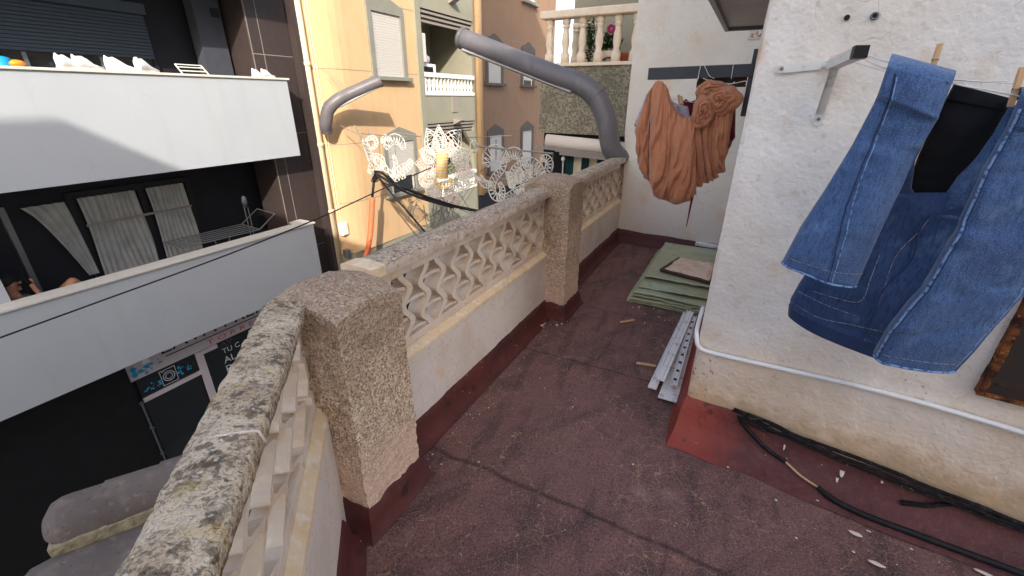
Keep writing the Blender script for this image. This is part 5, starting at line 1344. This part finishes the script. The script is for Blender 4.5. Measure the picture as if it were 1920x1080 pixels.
mb.bar(s0_, s1_, .024, .0025, FR.Y); mb.bar(RP(1532, 232, .004), s0_ - ZV * .0, .03, .003, FR.Y); mb.lathe(RP(1533, 228, .003), [(.0155, -.002), (.0155, .0025)], 14, FR.X, ZV, FR.Y); mb.build('strut', 'wmetal', wb)
for x, y in ((1466, 129), (1535, 223)):
    c = RP(x, y, .008); mb = MB(); mb.lathe(c, [(.0065, -.004), (.0065, .003), (.004, .0045)], 6, FR.X, ZV, FR.Y); mb.build('screw', 'screw', wb)
mb = MB()
for k in range(3): mb.tube([A0 + ZV * .022 + FR.X * (.02 * cos(q * .8 + k) + .012) + ZV * .012 * sin(q * .8 + k) + FR.Y * (.02 + .01 * k) for q in range(7)], .002, 5)
mb.build('thread_wraps', 'deco_red', wb)
mb = MB(); mb.lathe(A0 + FR.X * -.006 + FR.Y * .02, [(.010, -.02), (.010, .02)], 10, FR.Y, ZV, FR.X); mb.bar(A0 - FR.X * .02 + FR.Y * .012, A0 + FR.X * .02 + FR.Y * .012, .02, .03); mb.build('pivot', 'capstone', wb)
wires = root('clothes_line', E_, 'thin plastic-coated clothes lines strung from the white bracket to the right', 'line')
W1 = [E_ + FR.X * .012 + ZV * -.004, RP(1650, 112, .3), RP(1680, 121, .34), RP(1790, 157, .36), RP(1850, 168, .36), RP(1900, 178, .36), RP(2050, 205, .36)]
W2 = [A0.lerp(E_, .75) + FR.X * .015, RP(1645, 122, .24), RP(1670, 130, .27), RP(1780, 148, .27), RP(1900, 156, .27), RP(2050, 160, .27)]
W3 = [A0.lerp(E_, .55) + FR.X * .014 - ZV * .006, RP(1640, 128, .2), RP(1668, 134, .24), RP(1790, 150, .25), RP(1890, 152, .25)]
for w, r in ((W1, .0022), (W2, .0018), (W3, .0016)):
    mb = MB(); mb.tube(smooth_path(w, 40), r, 6); mb.build('wire', 'wmetal', wires, smooth=True)
# ------------------------------------------------------------------ jeans, black shorts, pegs
def cloth_tube(L_, R_, d, dep, nt=60, ns=28, wr=.006, fr=9, seed=0, ridge=None):
    """a flattened garment tube between two edge lines of the picture, d metres off the wall"""
    rings = []
    for i in range(nt + 1):
        t = i / nt
        l, r = poly_at(L_, t), poly_at(R_, t); dd = d(t) if callable(d) else d; dp_ = dep(t) if callable(dep) else dep
        c, h = l.lerp(r, .5), (r - l) * .5; ring = []
        for k in range(ns):
            a = 2 * pi * k / ns; ca, sa = cos(a), sin(a)
            ca2 = (abs(ca) ** .8) * (1 if ca > 0 else -1)
            p = c + h * ca2 + FR.Y * dp_ * (abs(sa) ** .7) * (1 if sa > 0 else -1)
            if ridge is not None and sa > 0:      # a crease running down the leg
                g = (1 - ca2) / 2 - (1 - ridge); p += FR.Y * dp_ * .8 * (math.exp(-abs(g) * 5) - .45)
            q = p * fr + V((seed, seed * 2, 0))
            ax = (poly_at(L_, min(1, t + .02)) - poly_at(L_, max(0, t - .02))).normalized()
            al = p.dot(ax)
            q3 = p * 15 + V((seed, 0, seed)); q3 += (ax * .6 + FR.X * .5) * (al * 6)
            w = noise.noise(q - ax * al * fr * .62) * wr * (1 if sa > 0 else .5) + (1 - 2 * abs(noise.noise(q * 1.9))) * wr * .4 * sin(pi * min(1, t * 1.1)) + noise.noise(q3) * wr * .25
            ring.append(p + FR.Y * w)
        rings.append(ring)
    return rings
def rp(pts, d): return [RP(x, y, d) for x, y in pts]
jn = root('jeans', RP(1680, 640, .3), 'blue denim jeans folded over the clothes line, waistband hanging lowest', 'jeans')
# left leg: front flap, over the line, back down to the seat
Lf = rp([(1466, 492), (1500, 428), (1545, 358), (1600, 268), (1642, 188), (1664, 124)], .45)
Rf = rp([(1606, 536), (1658, 418), (1692, 348), (1722, 282), (1758, 222), (1786, 156)], .45)
Lb = rp([(1668, 119), (1652, 185), (1622, 260), (1590, 330), (1565, 395), (1560, 440)], .275)
Rb = rp([(1784, 153), (1752, 228), (1716, 300), (1709, 352), (1733, 396), (1742, 440)], .275)
mb = MB()
mb.rings(cloth_tube(Lf, Rf, .42, lambda t: .05 - .032 * t, 70, 30, .015, 9, 1, ridge=.62))
top = []
for i in range(9):
    a = pi * i / 8
    ring = []
    for (pf, pb) in ((Lf[-1], Lb[0]), (Rf[-1], Rb[0])): pass
l0, r0, l1, r1 = Lf[-1], Rf[-1], Lb[0], Rb[0]
rings = []
for i in range(11):      # the fold over the wire
    a = pi * i / 10; ring = []
    for k in range(17):
        t = k / 16; f, b = l0.lerp(r0, t), l1.lerp(r1, t); c = f.lerp(b, .5); h = (f - b) * .5; rr = h.length * 1.12
        p = c + h * cos(a) * 1.12 + ZV * (.028 * sin(a)) + FR.Y * .006 * noise.noise(c * 14); ring.append(p)
    rings.append(ring)
mb.grid(rings)
lf = mb.build('left_leg', 'denim', jn, smooth=True)
mb = MB(); mb.rings(cloth_tube(Lb, Rb, .275, .016, 50, 24, .006, 10, 4)); mb.build('left_leg_back', 'denim_dark', jn, smooth=True)
# right leg
Lr = rp([(1637, 663), (1668, 607), (1727, 537), (1795, 424), (1840, 320), (1886, 244), (1910, 184)], .46)
Rr = rp([(1792, 699), (1852, 630), (1922, 548), (1975, 445), (2012, 330), (2035, 260), (2050, 212)], .46)
mb = MB(); mb.rings(cloth_tube(Lr, Rr, .43, lambda t: .05 - .03 * t, 76, 30, .017, 8, 7, ridge=.1)); mb.build('right_leg', 'denim', jn, smooth=True)
mb = MB(); l0, r0 = Lr[-1], Rr[-1]; l1, r1 = rp([(1898, 186), (2042, 208)], .275); rings = []
for i in range(11):
    a = pi * i / 10; ring = []
    for k in range(17):
        t = k / 16; f, b = l0.lerp(r0, t), l1.lerp(r1, t); c = f.lerp(b, .5); h = (f - b) * .5
        ring.append(c + h * cos(a) * 1.1 + ZV * (.026 * sin(a)) + FR.Y * .006 * noise.noise(c * 14))
    rings.append(ring)
mb.grid(rings); mb.build('right_leg_fold', 'denim', jn, smooth=True, solid=.003)
Lq = rp([(1894, 196), (1862, 250), (1830, 296), (1795, 332), (1764, 376), (1752, 398), (1745, 440)], .275)
Rq = rp([(2040, 215), (1960, 300), (1880, 345), (1850, 380), (1835, 410), (1830, 450)], .275)
mb = MB(); mb.rings(cloth_tube(Lq, Rq, .275, .018, 50, 24, .007, 10, 9)); mb.build('right_leg_back', 'denim', jn, smooth=True)
# seat
Ls = rp([(1585, 372), (1558, 432), (1525, 490), (1498, 530), (1482, 560), (1479, 590)], .27)
Rs = rp([(1838, 372), (1842, 440), (1830, 520), (1812, 590), (1795, 650), (1770, 690)], .27)
def seat_rings():
    rg = cloth_tube(Ls, Rs, .27, lambda t: .03 + .035 * t, 50, 44, .013, 9, 12)
    c0 = RP(1742, 396, .27)
    for i, ring in enumerate(rg):
        for p in ring:
            if i < 10:    # U-shaped crotch opening between the legs
                u = (p - c0).dot(FR.X); p.z += (1 - i / 10) * .05 * (min(1, abs(u) / .07) ** 1.5 - .6)
    # sagging waistband edge
    for i, ring in enumerate(rg):
        t = i / 50
        for p in ring:
            a = (p - Ls[-1]).dot(FR.X) / max(.01, (Rs[-1] - Ls[-1]).dot(FR.X)); p.z -= .022 * sin(pi * min(1, max(0, a))) * t
    return rg
mb = MB(); sr = seat_rings(); mb.rings(sr); seat = mb.build('seat', 'denim_mid', jn, smooth=True)
mb = MB(); rg = []
for i in range(44, 51): rg.append([p + (p - (sum(sr[i], V((0, 0, 0))) / len(sr[i]))).normalized() * .0035 for p in sr[i]])
mb.rings(rg, caps=False); mb.build('waistband', 'denim_dark', jn, smooth=True)
def surf_line(pts, d, r, nm, m, par=jn, off=.0):
    mb = MB(); mb.tube(smooth_path(rp(pts, d), 36), r, 5); return mb.build(nm, m, par, smooth=True)
def ring_pt(rg, t, f):     # point on the front of a garment tube
    i = min(len(rg) - 1, int(t * (len(rg) - 1))); ns = len(rg[0]); k = f * (ns / 2); j = int(k); a, b = rg[i][min(j, ns - 1)], rg[i][min(j + 1, ns - 1)]
    return a.lerp(b, k - j)
fr_ = cloth_tube(Lf, Rf, .42, lambda t: .05 - .032 * t, 70, 30, .015, 9, 1, ridge=.62); rr_ = cloth_tube(Lr, Rr, .43, lambda t: .05 - .03 * t, 76, 30, .017, 8, 7, ridge=.1)
def on_tube(rg, f, t0, t1, r, nm, m, lift=.002, n=40):
    mb = MB(); P_ = []
    for i in range(n):
        t = lerp(t0, t1, i / (n - 1)); ff = f(t) if callable(f) else f; P_.append(ring_pt(rg, t, ff) + FR.Y * lift)
    mb.tube(P_, r, 5); return mb.build(nm, m, jn, smooth=True)
on_tube(fr_, lambda t: .44 + .3 * t, .0, .98, .0022, 'side_seam', 'denim_dark', .001)
on_tube(fr_, lambda t: .41 + .3 * t, .0, .98, .0016, 'side_seam', 'seam', .002)
for t_, nm in ((.004, 'hem'), (.05, 'hem_stitch')):
    for rg in (fr_, rr_):
        on_tube(rg, lambda t: 0, 0, 1, .0001, 'x', 'seam').data; o = bpy.data.objects[[k for k in bpy.data.objects.keys() if k.startswith('x')][0]]; bpy.data.objects.remove(o)
        mb = MB(); P_ = [ring_pt(rg, t_, f / 24 * .98 + .01) + FR.Y * .0015 for f in range(25)]; mb.tube(P_, .0035 if nm == 'hem' else .0011, 6); mb.build(nm, 'seam' if nm == 'hem' else 'stitch', jn, smooth=True)
on_tube(rr_, lambda t: .90 - .04 * t, .0, .95, .0042, 'double_seam', 'seam', .001)
on_tube(rr_, lambda t: .87 - .04 * t, .0, .95, .0012, 'double_seam', 'denim_dark', .002)
on_tube(rr_, lambda t: .93 - .04 * t, .0, .95, .0010, 'double_seam', 'stitch', .002)
on_tube(rr_, lambda t: .16 + .05 * t, .0, .7, .0016, 'outer_seam', 'seam', .001)
def seat_pt(x, y):
    best = None
    for i in range(0, 51):
        for k in range(0, 23):
            p = sr[i][k]; v = ROT.transposed() @ (p - EYE); px_, py_ = 960 - FPX * v.x / v.z, 540 + FPX * v.y / v.z
            e = (px_ - x) ** 2 + (py_ - y) ** 2
            if best is None or e < best[0]: best = (e, p)
    return best[1] + FR.Y * .003
def seat_line(pts, r, nm, m):
    P_ = [seat_pt(x, y) for x, y in pts]
    mb = MB(); mb.tube(smooth_path(P_, 30), r, 5); mb.build(nm, m, jn, smooth=True)
seat_line([(1748, 404), (1722, 432), (1694, 485), (1660, 545), (1636, 590), (1622, 635)], .0024, 'crotch_seam', 'denim_dark')
seat_line([(1742, 402), (1716, 432), (1688, 485), (1654, 545), (1630, 590), (1616, 635)], .0011, 'crotch_seam', 'stitch')
seat_line([(1520, 545), (1575, 560), (1624, 570), (1640, 525), (1650, 480)], .0011, 'pocket_stitch', 'stitch')
seat_line([(1498, 545), (1550, 574), (1606, 590)], .0012, 'pocket_stitch', 'stitch')
seat_line([(1486, 565), (1540, 597), (1610, 615), (1660, 622)], .0010, 'waist_stitch', 'stitch')
# black shorts further in
bs = root('black_shorts', RP(1760, 380, .24), 'black cotton shorts pegged on the inner line between the two jeans legs', 'shorts')
Lk = rp([(1788, 158), (1752, 225), (1722, 290), (1704, 340), (1700, 392)], .24); Rk = rp([(1898, 186), (1872, 240), (1832, 300), (1790, 350), (1775, 395)], .24)
mb = MB(); mb.rings(cloth_tube(Lk, Rk, .24, .016, 40, 24, .006, 9, 20)); mb.build('body', 'blk_cloth', bs, smooth=True)
mb = MB(); mb.rings([[q + (FR.Y * .003) for q in r] for r in cloth_tube([Lk[0], Lk[0].lerp(Lk[1], .42)], [Rk[0], Rk[0].lerp(Rk[1], .42)], .24, .018, 8, 24, .004, 9, 20)]); mb.build('waistband', 'blk_cloth', bs, smooth=True)
def peg(pa, pb, label, d=.35):
    a, b = RP(*pa, d), RP(*pb, d); t = root('clothes_peg', b, label, 'clothes peg', 'wooden clothes pegs on the line')
    ax = (a - b).normalized(); s = ax.cross(FR.Y).normalized()
    for sg in (-1, 1):
        mb = MB(); mb.bar(b + FR.Y * .0035 * sg, a + FR.Y * .008 * sg, .011, .006, FR.Y); mb.build('prong', 'wood', t)
    mb = MB(); c = a.lerp(b, .55); mb.tube([c + s * .007 * q + FR.Y * .0015 * q for q in (-1, 1)], .0032, 8)
    mb.tube([c + FR.Y * .012 - s * .006, c + FR.Y * .012 + s * .006], .0012, 5); mb.build('spring', 'screw', t)
peg((1763, 82), (1746, 136), 'wooden clothes peg behind the folded top of the left jeans leg', .31)
peg((1918, 126), (1894, 200), 'wooden clothes peg beside the right jeans leg at the photo edge', .35)

# ------------------------------------------------------------------ dark bracket with the terracotta laundry
AB = 3.0
sb = root('steel_bracket', FA(AB, -.05, 1.62), 'dark steel T-bracket bolted to the house side wall, carrying the terracotta laundry', 'bracket')
mb = MB(); b0_, b1_ = AP(1217, 139, AB), AP(1412, 132, AB); mb.bar(b0_, b1_, .06, .064, ZV); mb.build('beam', 'steel', sb)
mb = MB(); mb.bar(AP(1397, 218, AB + .005), AP(1424, 92, AB + .005), .05, .04, FA.X); mb.build('wall_post', 'steel', sb)
ws = root('wood_slat', AP(1350, 160, AB + .08), 'brown wooden slat tied under the dark bracket with white cord', 'slat')
mb = MB(); mb.bar(AP(1307, 155, AB + .06), AP(1400, 153, AB + .06), .03, .055, ZV); mb.build('slat', 'board', ws)
mb = MB()
for pts in ([(1308, 152), (1310, 140), (1314, 123), (1320, 122), (1330, 142), (1340, 147)], [(1371, 148), (1375, 122)], [(1318, 147), (1340, 153), (1370, 157), (1398, 152), (1398, 160)], [(1345, 160), (1370, 158), (1378, 153)]):
    mb.tube(smooth_path([AP(x, y, AB - .045) for x, y in pts], 16), .0022, 5)
mb.build('cord', 'wmetal', ws, smooth=True)
def ap(pts, a): return [AP(x, y, a) for x, y in pts]
def drape(top, bot, a, bulge, folds, amp, seed, n=90, m=60, pw=.5, flow=.0):
    T = smooth_path(ap(top, a), n + 1); B_ = smooth_path(ap(bot, a), n + 1); rows = []
    for i in range(n + 1):
        u = i / n; r = []
        for k in range(m + 1):
            s = k / m; p = T[i].lerp(B_[i], s); e = min(1, sin(pi * u) * 1.6) ** .7
            w = noise.noise(V((u * 2.2, s * 1.3, seed)))
            x = (u + flow * (s - .5) * (1 - .4 * u)) * folds + .9 * w
            f1 = 1 - abs(2 * (x - floor(x)) - 1) ** .75 * 2                       # sharp-edged folds
            x2 = x * 2.3 + 1.5 * noise.noise(V((u * 5, s * 2.4, seed + 9))); f2 = 1 - 2 * abs(2 * (x2 - floor(x2)) - 1)
            cr = 0
            for q, (fq, am) in enumerate(((7, .5), (14, .3), (29, .16))): cr += am * (1 - 2 * abs(noise.noise(V((u * fq, s * fq * .55 + q, seed + q)))) ** .8)
            gath = sin(u * 88 + 3 * w) * math.exp(-s * 7) * .006
            tuck = max(0, (s - .86) / .14)
            f = amp * (.25 + s ** pw) * (f1 + .42 * f2) * e + .010 * cr * e + gath
            p = p - FA.X * (bulge * e * sin(pi * min(1, s * .9 + .08)) ** .7 + f - .05 * tuck * tuck)
            p = p + FA.Y * .012 * f2 * s * e + ZV * .010 * f1 * e * s
            r.append(p)
        rows.append(r)
    return rows
ts = root('hanging_cloth', AP(1270, 380, AB), 'terracotta fitted sheet with gathered elastic edge bunched under the dark bracket', 'cloth')
mb = MB()
mb.grid(drape([(1222, 170), (1228, 158), (1238, 152), (1250, 164), (1257, 190), (1270, 213), (1290, 222), (1305, 208), (1312, 190)], [(1217, 330), (1221, 360), (1232, 374), (1250, 378), (1266, 386), (1284, 380), (1298, 372), (1304, 352), (1305, 325)], AB - .05, .10, 4.6, .020, 1, flow=.45))
mb.grid(drape([(1214, 180), (1221, 168), (1229, 158), (1238, 154)], [(1189, 247), (1195, 305), (1208, 336), (1228, 352)], AB - .0, .05, 2.2, .016, 3, n=44, flow=.3))
mb.build('left_swag', 'tan_cloth', ts, smooth=True, solid=.003)
mb = MB()
mb.grid(drape([(1300, 214), (1306, 184), (1316, 164), (1332, 154), (1352, 160), (1369, 176), (1378, 194)], [(1300, 352), (1308, 351), (1320, 345), (1335, 340), (1348, 328), (1357, 318), (1367, 258)], AB - .03, .07, 4.2, .018, 8, flow=-.3))
mb.build('right_swag', 'tan_cloth', ts, smooth=True, solid=.003)
def rosette(c, rx, rz, hgt, arms, seed, tilt=0., nr=26, na=64):
    rows = []
    for j in range(na + 1):
        th = 2 * pi * j / na; r_ = []
        for i in range(nr + 1):
            q = i / nr; wq = noise.noise(V((cos(th) * 1.3, sin(th) * 1.3, q * 2 + seed)))
            x = q * 2.6 + arms * th / (2 * pi) + .7 * wq; f = 1 - 2 * abs(2 * (x - floor(x)) - 1)
            cr = sum(am * (1 - 2 * abs(noise.noise(V((cos(th) * fq, sin(th) * fq, q * 3 + seed))))) for fq, am in ((2, .5), (4.5, .3), (9, .2)))
            rr = q * (1 + .16 * noise.noise(V((cos(th) * 1.8, sin(th) * 1.8, seed))))
            p = c + FA.Y * (rx * rr * cos(th + tilt)) + ZV * (rz * rr * sin(th + tilt)) - FA.X * (hgt * (1 - q ** 2.4) + .014 * f * (1 - q * .4) + .012 * cr)
            r_.append(p)
        rows.append(r_)
    return rows
mb = MB()
mb.grid(rosette(AP(1350, 187, AB - .09), .115, .075, .07, 1, 3, -.3)); mb.grid(rosette(AP(1320, 208, AB - .12), .062, .095, .05, 2, 11, .2)); mb.grid(rosette(AP(1333, 170, AB - .08), .08, .055, .05, 1, 21))
mb.build('bunched_knot', 'tan_cloth', ts, smooth=True, solid=.003)
mb = MB(); P_ = smooth_path([AP(x, y, AB - .065) for x, y in ((1229, 160), (1240, 155), (1251, 168), (1257, 191), (1270, 213), (1290, 222), (1306, 208))], 60)
mb.tube([p + V((0, 0, .003 * sin(i * 1.3))) for i, p in enumerate(P_)], .006, 6); mb.build('elastic_edge', 'tan_cloth', ts, smooth=True)
mb = MB(); mb.grid(drape([(1213, 176), (1222, 170), (1235, 160), (1246, 166), (1262, 190), (1290, 200)], [(1187, 238), (1200, 246), (1222, 262), (1250, 270), (1275, 262), (1300, 250)], AB + .1, .02, 2.5, .012, 15, n=40)); tag(mb.build('pale_cloth', 'lav', smooth=True, solid=.003), 'pale lavender cloth hanging behind the left half of the terracotta sheet', 'cloth')
mg = root('maroon_garment', AP(1340, 300, AB + .14), 'maroon garment with a dangling tie hanging behind the terracotta sheet', 'garment')
mb = MB(); mb.grid(drape([(1276, 195), (1286, 186), (1296, 190), (1330, 180), (1368, 185), (1379, 200)], [(1280, 260), (1292, 300), (1310, 320), (1335, 318), (1352, 300), (1378, 258)], AB + .16, .03, 2.5, .02, 22, n=40)); mb.build('body', 'maroon', mg, smooth=True, solid=.003)
mb = MB(); mb.hexa([AP(x, y, a) for a in (AB + .0, AB + .004) for x, y in ((1300, 345), (1306, 345), (1286, 425), (1288, 424))]); mb.build('tie', 'maroon', mg)
for (x0, y0, x1, y1, lb) in ((1272, 178, 1274, 196, 'small wooden peg left of the maroon fold under the dark bracket'), (1277, 180, 1280, 196, 'small wooden peg right beside the maroon fold under the dark bracket')):
    t = root('clothes_peg', AP(x1, y1, AB + .1), lb, 'clothes peg', 'wooden clothes pegs on the line'); mb = MB(); mb.bar(AP(x0, y0, AB + .1), AP(x1, y1, AB + .1), .01, .012); mb.build('prong', 'wood', t)
mb = MB(); mb.tube([AP(1216, 172, AB + .1), AP(1262, 186, AB + .1), AP(1300, 192, AB + .1), AP(1382, 186, AB + .1), FA(AB + .1, -.03, AP(1400, 180, AB + .1).z)], .002, 5)
tag(mb.build('inner_line', 'wmetal', smooth=True), 'thin inner clothes line behind the terracotta sheet', 'line')
